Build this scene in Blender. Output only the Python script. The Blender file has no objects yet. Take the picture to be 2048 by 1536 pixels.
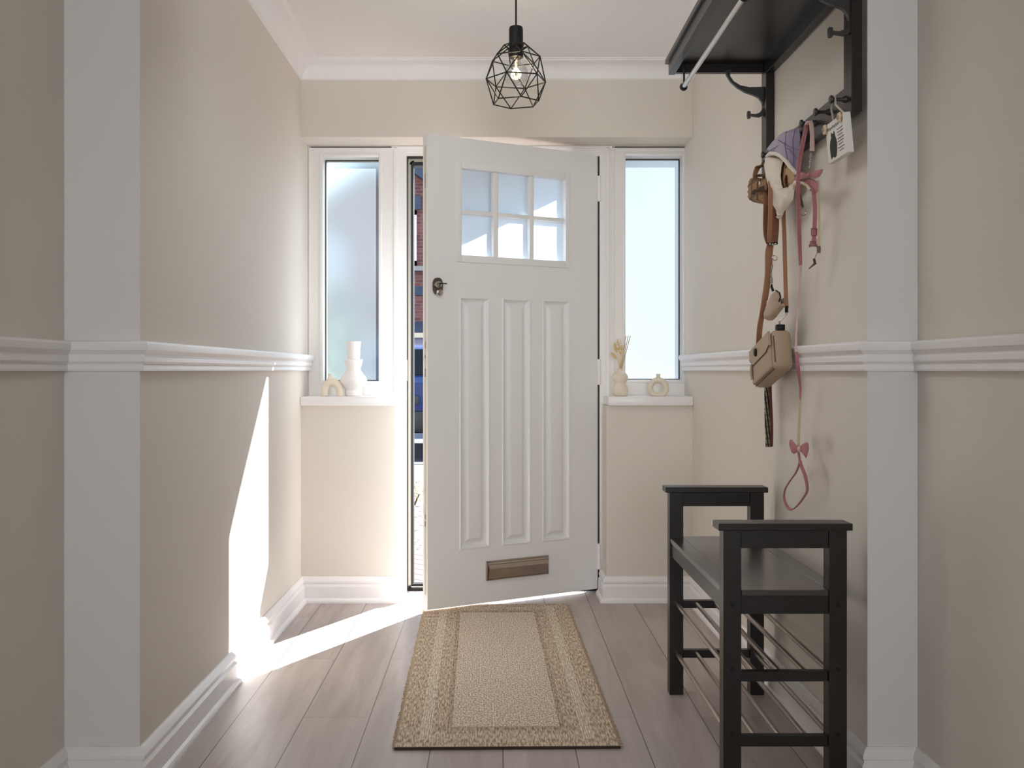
import bpy, bmesh, math, random
from mathutils import Vector, Matrix, geometry, noise
random.seed(7)
SC = bpy.context.scene
COL = SC.collection
F = 2017.0; VX = 992.0; VY = 741.0; CH = 1.014   # focal length in pixels, vanishing point, eye height

# ------------------------------------------------------------------ helpers
def PY(px, py, Y):            # point on the plane Y=const seen at a pixel
    return Vector(((px - VX) * Y / F, Y, CH + (VY - py) * Y / F))
def PX(px, py, X):            # point on the plane X=const seen at a pixel
    Y = X * F / (px - VX)
    return Vector((X, Y, CH + (VY - py) * Y / F))
def lin(c):
    c = c / 255.0
    return c / 12.92 if c <= 0.04045 else ((c + 0.055) / 1.055) ** 2.4
def rgb(r, g, b): return (lin(r), lin(g), lin(b), 1.0)

class NT:
    def __init__(s, m):
        m.use_nodes = True
        s.t = m.node_tree; s.n = s.t.nodes; s.l = s.t.links
        s.n.clear()
    def new(s, typ, **kw):
        n = s.n.new(typ)
        for k, v in kw.items(): setattr(n, k, v)
        return n
    def link(s, a, b): s.l.new(a, b)
    def math(s, op, a, b=None, c=None):
        n = s.n.new('ShaderNodeMath'); n.operation = op
        for i, v in enumerate((a, b, c)):
            if v is None: continue
            if isinstance(v, (int, float)): n.inputs[i].default_value = v
            else: s.l.new(v, n.inputs[i])
        return n.outputs[0]
    def mix(s, fac, a, b):
        n = s.n.new('ShaderNodeMix'); n.data_type = 'RGBA'
        for i, v in ((0, fac), (6, a), (7, b)):
            if isinstance(v, (int, float)): n.inputs[i].default_value = v
            elif isinstance(v, tuple): n.inputs[i].default_value = v
            else: s.l.new(v, n.inputs[i])
        return n.outputs[2]

def mat(name, col, rough=0.5, metal=0.0, noise_amt=0.06, noise_scale=8.0, bump=0.0, bump_scale=200.0, spec=0.5, coat=0.0, sheen=0.0):
    m = bpy.data.materials.new(name); t = NT(m)
    out = t.new('ShaderNodeOutputMaterial'); b = t.new('ShaderNodeBsdfPrincipled')
    t.link(b.outputs[0], out.inputs[0])
    tc = t.new('ShaderNodeTexCoord')
    nz = t.new('ShaderNodeTexNoise'); nz.inputs['Scale'].default_value = noise_scale; nz.inputs['Detail'].default_value = 4
    t.link(tc.outputs['Object'], nz.inputs['Vector'])
    d = tuple(max(0, c * (1 - noise_amt)) for c in col[:3]) + (1,)
    e = tuple(min(1, c * (1 + noise_amt)) for c in col[:3]) + (1,)
    t.link(t.mix(nz.outputs['Fac'], d, e), b.inputs['Base Color'])
    b.inputs['Roughness'].default_value = rough; b.inputs['Metallic'].default_value = metal
    b.inputs['Specular IOR Level'].default_value = spec
    b.inputs['Coat Weight'].default_value = coat
    b.inputs['Sheen Weight'].default_value = sheen
    if bump:
        n2 = t.new('ShaderNodeTexNoise'); n2.inputs['Scale'].default_value = bump_scale; n2.inputs['Detail'].default_value = 2
        t.link(tc.outputs['Object'], n2.inputs['Vector'])
        bp = t.new('ShaderNodeBump'); bp.inputs['Strength'].default_value = bump; bp.inputs['Distance'].default_value = 0.002
        t.link(n2.outputs['Fac'], bp.inputs['Height']); t.link(bp.outputs[0], b.inputs['Normal'])
    return m

class MB:
    def __init__(s): s.bm = bmesh.new(); s.mi = 0
    def _tagfaces(s, fs):
        for f in fs: f.material_index = s.mi
    def box(s, x0, x1, y0, y1, z0, z1, bev=0.0, seg=2):
        vs = [s.bm.verts.new((x, y, z)) for x in (x0, x1) for y in (y0, y1) for z in (z0, z1)]
        q = [(0,1,3,2),(4,6,7,5),(0,4,5,1),(2,3,7,6),(0,2,6,4),(1,5,7,3)]
        fs = [s.bm.faces.new([vs[i] for i in f]) for f in q]
        s._tagfaces(fs)
        if bev:
            es = list({e for f in fs for e in f.edges})
            r = bmesh.ops.bevel(s.bm, geom=es, offset=bev, segments=seg, affect='EDGES', profile=0.5)
            s._tagfaces(r['faces'])
        return s
    def prism(s, pts, d):
        """pts: closed list of 3D points in a plane, extruded by vector d"""
        d = Vector(d)
        a = [s.bm.verts.new(p) for p in pts]; b = [s.bm.verts.new(Vector(p) + d) for p in pts]
        n = len(pts); fs = [s.bm.faces.new(a[::-1]), s.bm.faces.new(b)]
        for i in range(n): fs.append(s.bm.faces.new((a[i], a[(i+1) % n], b[(i+1) % n], b[i])))
        s._tagfaces(fs); return s
    def tube(s, pts, r, n=10, closed=False, cap=True):
        pts = [Vector(p) for p in pts]; m = len(pts)
        rs = r if isinstance(r, (list, tuple)) else [r] * m
        rings = []; up = None
        for i, p in enumerate(pts):
            if closed: t = pts[(i+1) % m] - pts[i-1]
            else: t = pts[min(i+1, m-1)] - pts[max(i-1, 0)]
            if t.length < 1e-9: t = Vector((0, 0, 1))
            t.normalize()
            if up is None:
                up = t.orthogonal().normalized()
            up = (up - t * up.dot(t))
            up = up.normalized() if up.length > 1e-6 else t.orthogonal().normalized()
            v = t.cross(up)
            rings.append([s.bm.verts.new(p + (up * math.cos(2*math.pi*k/n) + v * math.sin(2*math.pi*k/n)) * rs[i]) for k in range(n)])
        fs = []
        for i in range(m if closed else m - 1):
            A = rings[i]; B = rings[(i+1) % m]
            for k in range(n): fs.append(s.bm.faces.new((A[k], A[(k+1) % n], B[(k+1) % n], B[k])))
        if cap and not closed:
            fs.append(s.bm.faces.new(rings[0][::-1])); fs.append(s.bm.faces.new(rings[-1]))
        s._tagfaces(fs); return s
    def lathe(s, prof, c=(0, 0, 0), n=32, axis='Z'):
        """prof: list of (r, h)"""
        c = Vector(c); rings = []
        def P(r, h, a):
            x, y = r * math.cos(a), r * math.sin(a)
            if axis == 'Z': return c + Vector((x, y, h))
            if axis == 'Y': return c + Vector((x, h, y))
            return c + Vector((h, x, y))
        fs = []
        for r, h in prof:
            if r < 1e-6: rings.append([s.bm.verts.new(P(0, h, 0))])
            else: rings.append([s.bm.verts.new(P(r, h, 2*math.pi*k/n)) for k in range(n)])
        for A, B in zip(rings, rings[1:]):
            if len(A) == 1 and len(B) == 1: continue
            for k in range(n):
                j = (k+1) % n
                if len(A) == 1: fs.append(s.bm.faces.new((A[0], B[j], B[k])))
                elif len(B) == 1: fs.append(s.bm.faces.new((A[k], A[j], B[0])))
                else: fs.append(s.bm.faces.new((A[k], A[j], B[j], B[k])))
        if len(rings[0]) > 1: fs.append(s.bm.faces.new(rings[0][::-1]))
        if len(rings[-1]) > 1: fs.append(s.bm.faces.new(rings[-1]))
        s._tagfaces(fs); return s
    def sphere(s, c, r, n=20, sc=(1, 1, 1)):
        k = bmesh.ops.create_uvsphere(s.bm, u_segments=n, v_segments=max(6, n*2//3), radius=1.0,
              matrix=Matrix.Translation(Vector(c)) @ Matrix.Diagonal((r*sc[0], r*sc[1], r*sc[2], 1)))
        s._tagfaces({f for v in k['verts'] for f in v.link_faces}); return s
    def sweep(s, path, prof, flip=1, closed_ends=True):
        """sweep profile (out, z) along a horizontal XY path; 'out' is to the left of travel * flip"""
        P = [Vector((p[0], p[1])) for p in path]; n = len(P); rings = []
        for i in range(n):
            d0 = (P[i] - P[i-1]).normalized() if i > 0 else None
            d1 = (P[i+1] - P[i]).normalized() if i < n-1 else None
            n0 = Vector((-d0.y, d0.x)) * flip if d0 else None
            n1 = Vector((-d1.y, d1.x)) * flip if d1 else None
            if n0 is None: m = n1
            elif n1 is None: m = n0
            else:
                m = (n0 + n1); m = m / max(m.dot(n0), 0.2)
            rings.append([s.bm.verts.new((P[i].x + m.x*o, P[i].y + m.y*o, z)) for o, z in prof])
        fs = []; k = len(prof)
        for A, B in zip(rings, rings[1:]):
            for j in range(k): fs.append(s.bm.faces.new((A[j], A[(j+1) % k], B[(j+1) % k], B[j])))
        fs.append(s.bm.faces.new(rings[0])); fs.append(s.bm.faces.new(rings[-1][::-1]))
        s._tagfaces(fs); return s
    def ribbon(s, pts, w, wd, th=0.0025, smooth=6):
        pts = [Vector(p) for p in pts]
        n = len(pts)
        ws = list(w) if isinstance(w, (list, tuple)) else [w] * n
        wds = [Vector(q).normalized() for q in wd] if isinstance(wd[0], (list, tuple, Vector)) else [Vector(wd).normalized()] * n
        if smooth > 1 and n > 2:
            P2, W2, D2 = [], [], []
            for i in range(n - 1):
                p0, p1, p2, p3 = pts[max(i-1, 0)], pts[i], pts[i+1], pts[min(i+2, n-1)]
                for k in range(smooth):
                    t = k / smooth
                    P2.append(0.5 * ((2*p1) + (p2-p0)*t + (2*p0-5*p1+4*p2-p3)*t*t + (3*p1-p0-3*p2+p3)*t**3))
                    W2.append(ws[i]*(1-t) + ws[i+1]*t); D2.append((wds[i]*(1-t) + wds[i+1]*t).normalized())
            P2.append(pts[-1]); W2.append(ws[-1]); D2.append(wds[-1])
            pts, ws, wds = P2, W2, D2; n = len(pts)
        rings = []
        for i in range(n):
            t = (pts[min(i+1, n-1)] - pts[max(i-1, 0)]).normalized()
            d = wds[i] - t * wds[i].dot(t)
            d = d.normalized() if d.length > 1e-5 else t.orthogonal().normalized()
            m = t.cross(d); h = ws[i] / 2
            rings.append([s.bm.verts.new(pts[i] + d*a*h + m*b*th/2) for a, b in ((-1,-0.6),(-.9,-1),(.9,-1),(1,-.6),(1,.6),(.9,1),(-.9,1),(-1,.6))])
        fs = []
        for A, B in zip(rings, rings[1:]):
            for j in range(8): fs.append(s.bm.faces.new((A[j], A[(j+1) % 8], B[(j+1) % 8], B[j])))
        fs.append(s.bm.faces.new(rings[0][::-1])); fs.append(s.bm.faces.new(rings[-1]))
        s._tagfaces(fs); return s
    def puffy(s, poly, to3d, nrm, thick, res=7.0, rim=0.35, lump=0.0):
        """inflated sheet from a 2D outline; to3d maps the outline's (a,b) to space; nrm = bulge direction"""
        nrm = Vector(nrm).normalized()
        P = [Vector(p) for p in poly]
        B = []
        for i in range(len(P)):
            a, b = P[i], P[(i+1) % len(P)]; k = max(1, int((b-a).length / res))
            B += [a + (b-a)*j/k for j in range(k)]
        def inside(p):
            c = False; j = len(P)-1
            for i in range(len(P)):
                if ((P[i].y > p.y) != (P[j].y > p.y)) and p.x < (P[j].x-P[i].x)*(p.y-P[i].y)/(P[j].y-P[i].y)+P[i].x: c = not c
                j = i
            return c
        def dist(p):
            m = 1e9
            for i in range(len(P)):
                a, b = P[i], P[(i+1) % len(P)]; d = b-a
                t = max(0, min(1, (p-a).dot(d)/max(d.length_squared, 1e-9)))
                m = min(m, (p-a-d*t).length)
            return m
        xs = [p.x for p in P]; ys = [p.y for p in P]; I = []
        y = min(ys)
        row = 0
        while y < max(ys):
            x = min(xs) + (res/2 if row % 2 else 0)
            while x < max(xs):
                p = Vector((x, y))
                if inside(p) and dist(p) > res*0.45: I.append(p)
                x += res
            y += res*0.87; row += 1
        V = B + I; nb = len(B)
        r = geometry.delaunay_2d_cdt(V, [(i, (i+1) % nb) for i in range(nb)], [], 1, 1e-5)
        R = max([dist(p) for p in I] + [res]) * rim if I else res
        fr, bk = [], []
        for i, p in enumerate(r[0]):
            d = dist(p); q = min(1.0, d/R); h = math.sqrt(max(0, 1-(1-q)**2)) * thick
            c = to3d(p.x, p.y)
            if lump and d > res*.3: h += lump * noise.noise(Vector(c)*90)
            if d < res*0.1:
                v = s.bm.verts.new(c); fr.append(v); bk.append(v)
            else:
                fr.append(s.bm.verts.new(c + nrm*h)); bk.append(s.bm.verts.new(c - nrm*h*0.5))
        fs = []
        for f in r[2]:
            for arr, rev in ((fr, False), (bk, True)):
                q = [arr[i] for i in f]
                if rev: q = q[::-1]
                try: fs.append(s.bm.faces.new(q))
                except ValueError: pass
        s._tagfaces(fs); return s
    def xf(s, M, since=0):
        bmesh.ops.transform(s.bm, matrix=M, verts=list(s.bm.verts)[since:]); return s
    def build(s, name, mats, parent=None, smooth=True, ang=35):
        bmesh.ops.recalc_face_normals(s.bm, faces=s.bm.faces)
        me = bpy.data.meshes.new(name); s.bm.to_mesh(me); s.bm.free()
        for m in (mats if isinstance(mats, (list, tuple)) else [mats]): me.materials.append(m)
        if smooth:
            me.polygons.foreach_set('use_smooth', [True]*len(me.polygons))
            me.set_sharp_from_angle(angle=math.radians(ang))
        o = bpy.data.objects.new(name, me); COL.objects.link(o)
        if parent is not None: attach(o, parent)
        return o

BASES = {}
def world_of(o):
    M = o.matrix_basis.copy()
    return (world_of(o.parent) @ o.matrix_parent_inverse @ M) if o.parent else M
def attach(o, parent):
    q = parent
    while q is not None and not q.get('_local'): q = q.parent
    if q is not None:           # children already in the parent's own coordinates
        o.parent = parent
    else:                              # children modelled in room coordinates
        o.parent = parent; o.matrix_parent_inverse = world_of(parent).inverted()
def tag(o, label, cat, group=None, kind=None):
    o['label'] = label; o['category'] = cat
    if group: o['group'] = group
    if kind: o['kind'] = kind
    return o
def thing(name, label, cat, loc=(0, 0, 0), rz=0.0, group=None, kind=None):
    o = bpy.data.objects.new(name, None); COL.objects.link(o)
    o.location = loc; o.rotation_euler = (0, 0, rz); o.empty_display_size = 0.1
    return tag(o, label, cat, group, kind)

# ------------------------------------------------------------------ materials
M = {}
M['beige'] = mat('beige_wall_paint', rgb(221, 214, 204), 0.6, noise_amt=.02, noise_scale=3, bump=.08, bump_scale=350, spec=.25)
M['offwhite'] = mat('off_white_wall_paint', rgb(226, 223, 221), 0.6, noise_amt=.015, noise_scale=3, bump=.05, bump_scale=350, spec=.25)
M['ceiling'] = mat('ceiling_paint', rgb(244, 242, 241), 0.8, noise_amt=.015, noise_scale=3, spec=.2)
M['trim'] = mat('white_gloss_trim', rgb(240, 237, 236), 0.3, noise_amt=.01, spec=.5)
M['upvc'] = mat('white_window_frame', rgb(238, 235, 232), 0.3, noise_amt=.01)
M['door'] = mat('white_satin_door', rgb(236, 235, 234), 0.35, noise_amt=.012, noise_scale=4)
M['cream_seal'] = mat('cream_frame_rebate', rgb(205, 198, 180), 0.4, noise_amt=.03)
M['gasket_and_gap_shade'] = mat('black_rubber_and_gap_shade', rgb(30, 28, 28), 0.5)  # rubber seals, plus strips that darken gaps in the door frame
M['black_metal'] = mat('black_metal', rgb(11, 10, 10), 0.5, noise_amt=.1, spec=.3)
M['iron'] = mat('dark_cast_iron', rgb(58, 57, 57), 0.45, metal=.3, noise_amt=.12, noise_scale=60)
M['steel'] = mat('brushed_steel', rgb(190, 186, 180), 0.22, metal=1.0, noise_amt=.05)
M['dark_steel'] = mat('dark_steel_rod', rgb(172, 160, 150), 0.3, metal=1.0, noise_amt=.06)
M['nickel'] = mat('aged_nickel', rgb(186, 176, 168), 0.18, metal=1.0, noise_amt=.12, noise_scale=30)
M['vase_white'] = mat('matt_white_ceramic', rgb(238, 234, 230), 0.7, noise_amt=.02, bump=.1, bump_scale=300)
M['vase_cream'] = mat('cream_ceramic', rgb(232, 220, 200), 0.65, noise_amt=.03, bump=.1, bump_scale=300)
M['reed'] = mat('tan_reed', rgb(205, 180, 145), 0.8, noise_amt=.12, noise_scale=80)
M['straw'] = mat('dried_straw', rgb(222, 196, 140), 0.9, noise_amt=.15, noise_scale=90)
M['lilac'] = mat('lilac_quilted_nylon', rgb(150, 138, 160), 0.5, noise_amt=.15, noise_scale=40, bump=.4, bump_scale=60, sheen=.2)
M['fleece'] = mat('cream_fleece', rgb(226, 214, 198), 0.95, noise_amt=.08, noise_scale=120, bump=1.0, bump_scale=260, sheen=.4)
M['pink'] = mat('dusky_pink_webbing', rgb(176, 116, 120), 0.8, noise_amt=.08, noise_scale=150, bump=.3, bump_scale=600)
M['pale_pink'] = mat('pale_pink_webbing', rgb(212, 182, 172), 0.8, noise_amt=.06, noise_scale=150, bump=.3, bump_scale=600)
M['pink_dark'] = mat('pink_plastic', rgb(135, 80, 85), 0.4)
M['cream_edge'] = mat('cream_binding', rgb(206, 188, 160), 0.8, bump=.3, bump_scale=500)
M['tan'] = mat('tan_corduroy', rgb(166, 120, 92), 0.85, noise_amt=.12, noise_scale=60, bump=.5, bump_scale=500)
M['tan_edge'] = mat('rust_brown_webbing', rgb(136, 92, 68), 0.85, noise_amt=.12, noise_scale=60, bump=.5, bump_scale=500)
M['bag'] = mat('taupe_leather', rgb(176, 152, 128), 0.55, noise_amt=.05, noise_scale=40, bump=.25, bump_scale=400)
M['bag_dark'] = mat('taupe_leather_gusset', rgb(150, 126, 106), 0.6, noise_amt=.06, noise_scale=40, bump=.25, bump_scale=400)
M['seam'] = mat('brown_seam', rgb(96, 76, 60), 0.7)
M['sign'] = mat('white_painted_wood', rgb(232, 228, 220), 0.6, noise_amt=.03, noise_scale=30)
M['twine'] = mat('pale_cotton_twine', rgb(200, 188, 170), 0.9, noise_amt=.1, noise_scale=200)
M['ink'] = mat('grey_print', rgb(120, 112, 106), 0.7)
M['ink_black'] = mat('black_print', rgb(30, 29, 30), 0.7)
M['blossom'] = mat('dried_blossom', rgb(220, 196, 168), 0.9, noise_amt=.1, noise_scale=100)
M['brass'] = mat('dull_gold_hardware', rgb(150, 132, 100), 0.35, metal=1.0)

def wood_dark():
    m = bpy.data.materials.new('black_brown_stained_wood'); t = NT(m)
    out = t.new('ShaderNodeOutputMaterial'); b = t.new('ShaderNodeBsdfPrincipled'); t.link(b.outputs[0], out.inputs[0])
    tc = t.new('ShaderNodeTexCoord'); mp = t.new('ShaderNodeMapping'); mp.inputs['Scale'].default_value = (60, 3, 60)
    t.link(tc.outputs['Object'], mp.inputs['Vector'])
    nz = t.new('ShaderNodeTexNoise'); nz.inputs['Scale'].default_value = 1; nz.inputs['Detail'].default_value = 5
    t.link(mp.outputs[0], nz.inputs['Vector'])
    t.link(t.mix(nz.outputs['Fac'], rgb(19, 13, 12), rgb(32, 24, 21)), b.inputs['Base Color'])
    b.inputs['Roughness'].default_value = 0.33; b.inputs['Specular IOR Level'].default_value = 0.5
    return m
M['wood'] = wood_dark()
M['wood_seat'] = wood_dark()
M['wood_seat'].name = 'polished_black_brown_wood'
for n_ in M['wood_seat'].node_tree.nodes:
    if n_.type == 'BSDF_PRINCIPLED': n_.inputs['Roughness'].default_value = .3; n_.inputs['Specular IOR Level'].default_value = .9; n_.inputs['Coat Weight'].default_value = .7; n_.inputs['Coat Roughness'].default_value = .3

def floor_mat():
    m = bpy.data.materials.new('grey_brown_laminate_planks'); t = NT(m)
    out = t.new('ShaderNodeOutputMaterial'); b = t.new('ShaderNodeBsdfPrincipled'); t.link(b.outputs[0], out.inputs[0])
    tc = t.new('ShaderNodeTexCoord'); sp = t.new('ShaderNodeSeparateXYZ'); t.link(tc.outputs['Object'], sp.inputs[0])
    X, Y = sp.outputs[0], sp.outputs[1]
    u = t.math('DIVIDE', t.math('SUBTRACT', X, .0185 - 20*.194), .194)
    k = t.math('FLOOR', u); fu = t.math('SUBTRACT', u, k)
    odd = t.math('MODULO', k, 2.0)                                   # k is shifted by 20, so parity is kept
    off = t.math('ADD', t.math('MULTIPLY', odd, 2.98-3.575), 3.575 - 12.0)
    v = t.math('DIVIDE', t.math('SUBTRACT', Y, off), 1.197)
    n = t.math('FLOOR', v); fv = t.math('SUBTRACT', v, n)
    cid = t.new('ShaderNodeCombineXYZ'); t.link(k, cid.inputs[0]); t.link(n, cid.inputs[1])
    wn = t.new('ShaderNodeTexWhiteNoise'); wn.noise_dimensions = '3D'; t.link(cid.outputs[0], wn.inputs['Vector'])
    # grain: noise stretched along the plank, shifted per plank
    gv = t.new('ShaderNodeCombineXYZ')
    t.link(t.math('MULTIPLY', X, 16.0), gv.inputs[0])
    t.link(t.math('ADD', t.math('MULTIPLY', Y, 1.6), t.math('MULTIPLY', wn.outputs['Value'], 37.0)), gv.inputs[1])
    t.link(t.math('MULTIPLY', wn.outputs['Value'], 11.0), gv.inputs[2])
    g1 = t.new('ShaderNodeTexNoise'); g1.inputs['Scale'].default_value = 1.0; g1.inputs['Detail'].default_value = 6; g1.inputs['Roughness'].default_value = .6; g1.inputs['Distortion'].default_value = .6
    t.link(gv.outputs[0], g1.inputs['Vector'])
    g2v = t.new('ShaderNodeVectorMath'); g2v.operation = 'MULTIPLY'; t.link(gv.outputs[0], g2v.inputs[0]); g2v.inputs[1].default_value = (9, 3, 1)
    g2 = t.new('ShaderNodeTexNoise'); g2.inputs['Scale'].default_value = 1.0; g2.inputs['Detail'].default_value = 3
    t.link(g2v.outputs[0], g2.inputs['Vector'])
    cr = t.new('ShaderNodeValToRGB')
    e = cr.color_ramp.elements
    e[0].position = .25; e[0].color = rgb(152, 138, 131); e[1].position = .75; e[1].color = rgb(198, 186, 180)
    t.link(g1.outputs['Fac'], cr.inputs['Fac'])
    c1 = t.mix(t.math('MULTIPLY', g2.outputs['Fac'], .28), cr.outputs[0], rgb(134, 115, 102))
    c2 = t.mix(t.math('MULTIPLY', wn.outputs['Value'], .3), c1, rgb(204, 192, 185))
    du = t.math('MULTIPLY', t.math('SUBTRACT', .5, t.math('ABSOLUTE', t.math('SUBTRACT', fu, .5))), .194)
    dv = t.math('MULTIPLY', t.math('SUBTRACT', .5, t.math('ABSOLUTE', t.math('SUBTRACT', fv, .5))), 1.197)
    gu = t.math('LESS_THAN', du, .0015); gj = t.math('LESS_THAN', dv, .0012)
    c3 = t.mix(t.math('MULTIPLY', gj, .45), c2, rgb(70, 58, 52))
    c4 = t.mix(t.math('MULTIPLY', gu, .85), c3, rgb(52, 44, 42))
    t.link(c4, b.inputs['Base Color'])
    rr = t.math('ADD', t.math('MULTIPLY', g2.outputs['Fac'], .12), .30)
    t.link(rr, b.inputs['Roughness']); b.inputs['Specular IOR Level'].default_value = .45
    bp = t.new('ShaderNodeBump'); bp.inputs['Strength'].default_value = .35; bp.inputs['Distance'].default_value = .001
    hh = t.math('SUBTRACT', t.math('MULTIPLY', g2.outputs['Fac'], .15), t.math('MULTIPLY', t.math('MAXIMUM', gu, gj), 1.0))
    t.link(hh, bp.inputs['Height']); t.link(bp.outputs[0], b.inputs['Normal'])
    return m
M['floor'] = floor_mat()

def frosted(name, trans_col, w_trans, rough, tint):
    m = bpy.data.materials.new(name); t = NT(m)
    out = t.new('ShaderNodeOutputMaterial')
    tr = t.new('ShaderNodeBsdfTranslucent'); tr.inputs[0].default_value = trans_col
    rf = t.new('ShaderNodeBsdfRefraction'); rf.inputs['Color'].default_value = tint; rf.inputs['Roughness'].default_value = rough; rf.inputs['IOR'].default_value = 1.25
    gl = t.new('ShaderNodeBsdfGlossy'); gl.inputs['Roughness'].default_value = .25; gl.inputs[0].default_value = (1, 1, 1, 1)
    a = t.new('ShaderNodeMixShader'); a.inputs[0].default_value = 1 - w_trans
    tc = t.new('ShaderNodeTexCoord'); nz = t.new('ShaderNodeTexNoise'); nz.inputs['Scale'].default_value = 400
    t.link(tc.outputs['Object'], nz.inputs['Vector'])
    bp = t.new('ShaderNodeBump'); bp.inputs['Strength'].default_value = .08; t.link(nz.outputs['Fac'], bp.inputs['Height']); t.link(bp.outputs[0], rf.inputs['Normal'])
    t.link(tr.outputs[0], a.inputs[1]); t.link(rf.outputs[0], a.inputs[2])
    fr = t.new('ShaderNodeFresnel'); fr.inputs[0].default_value = 1.3
    c = t.new('ShaderNodeMixShader'); t.link(t.math('MULTIPLY', fr.outputs[0], .6), c.inputs[0])
    t.link(a.outputs[0], c.inputs[1]); t.link(gl.outputs[0], c.inputs[2]); t.link(c.outputs[0], out.inputs[0])
    return m
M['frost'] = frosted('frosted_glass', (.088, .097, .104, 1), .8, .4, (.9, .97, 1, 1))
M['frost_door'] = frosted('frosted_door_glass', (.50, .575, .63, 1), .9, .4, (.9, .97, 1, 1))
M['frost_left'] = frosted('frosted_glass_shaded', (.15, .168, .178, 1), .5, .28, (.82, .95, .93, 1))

def clear_glass():
    m = bpy.data.materials.new('clear_bulb_glass'); t = NT(m)
    out = t.new('ShaderNodeOutputMaterial'); tr = t.new('ShaderNodeBsdfTransparent'); tr.inputs[0].default_value = (.93, .92, .9, 1)
    gl = t.new('ShaderNodeBsdfGlossy'); gl.inputs['Roughness'].default_value = .03
    lw = t.new('ShaderNodeLayerWeight'); lw.inputs[0].default_value = .35
    nz = t.new('ShaderNodeTexNoise'); nz.inputs['Scale'].default_value = 5
    mx = t.new('ShaderNodeMixShader'); t.link(t.math('MULTIPLY', lw.outputs['Facing'], t.math('ADD', .6, t.math('MULTIPLY', nz.outputs['Fac'], .1))), mx.inputs[0])
    t.link(tr.outputs[0], mx.inputs[1]); t.link(gl.outputs[0], mx.inputs[2]); t.link(mx.outputs[0], out.inputs[0])
    return m
M['bulb'] = clear_glass()
def emit(name, col, s):
    m = bpy.data.materials.new(name); t = NT(m)
    out = t.new('ShaderNodeOutputMaterial'); e = t.new('ShaderNodeEmission'); e.inputs[0].default_value = col; e.inputs[1].default_value = s
    t.link(e.outputs[0], out.inputs[0]); return m
M['filament'] = emit('glowing_filament', (1, .72, .34, 1), 7)

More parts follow.
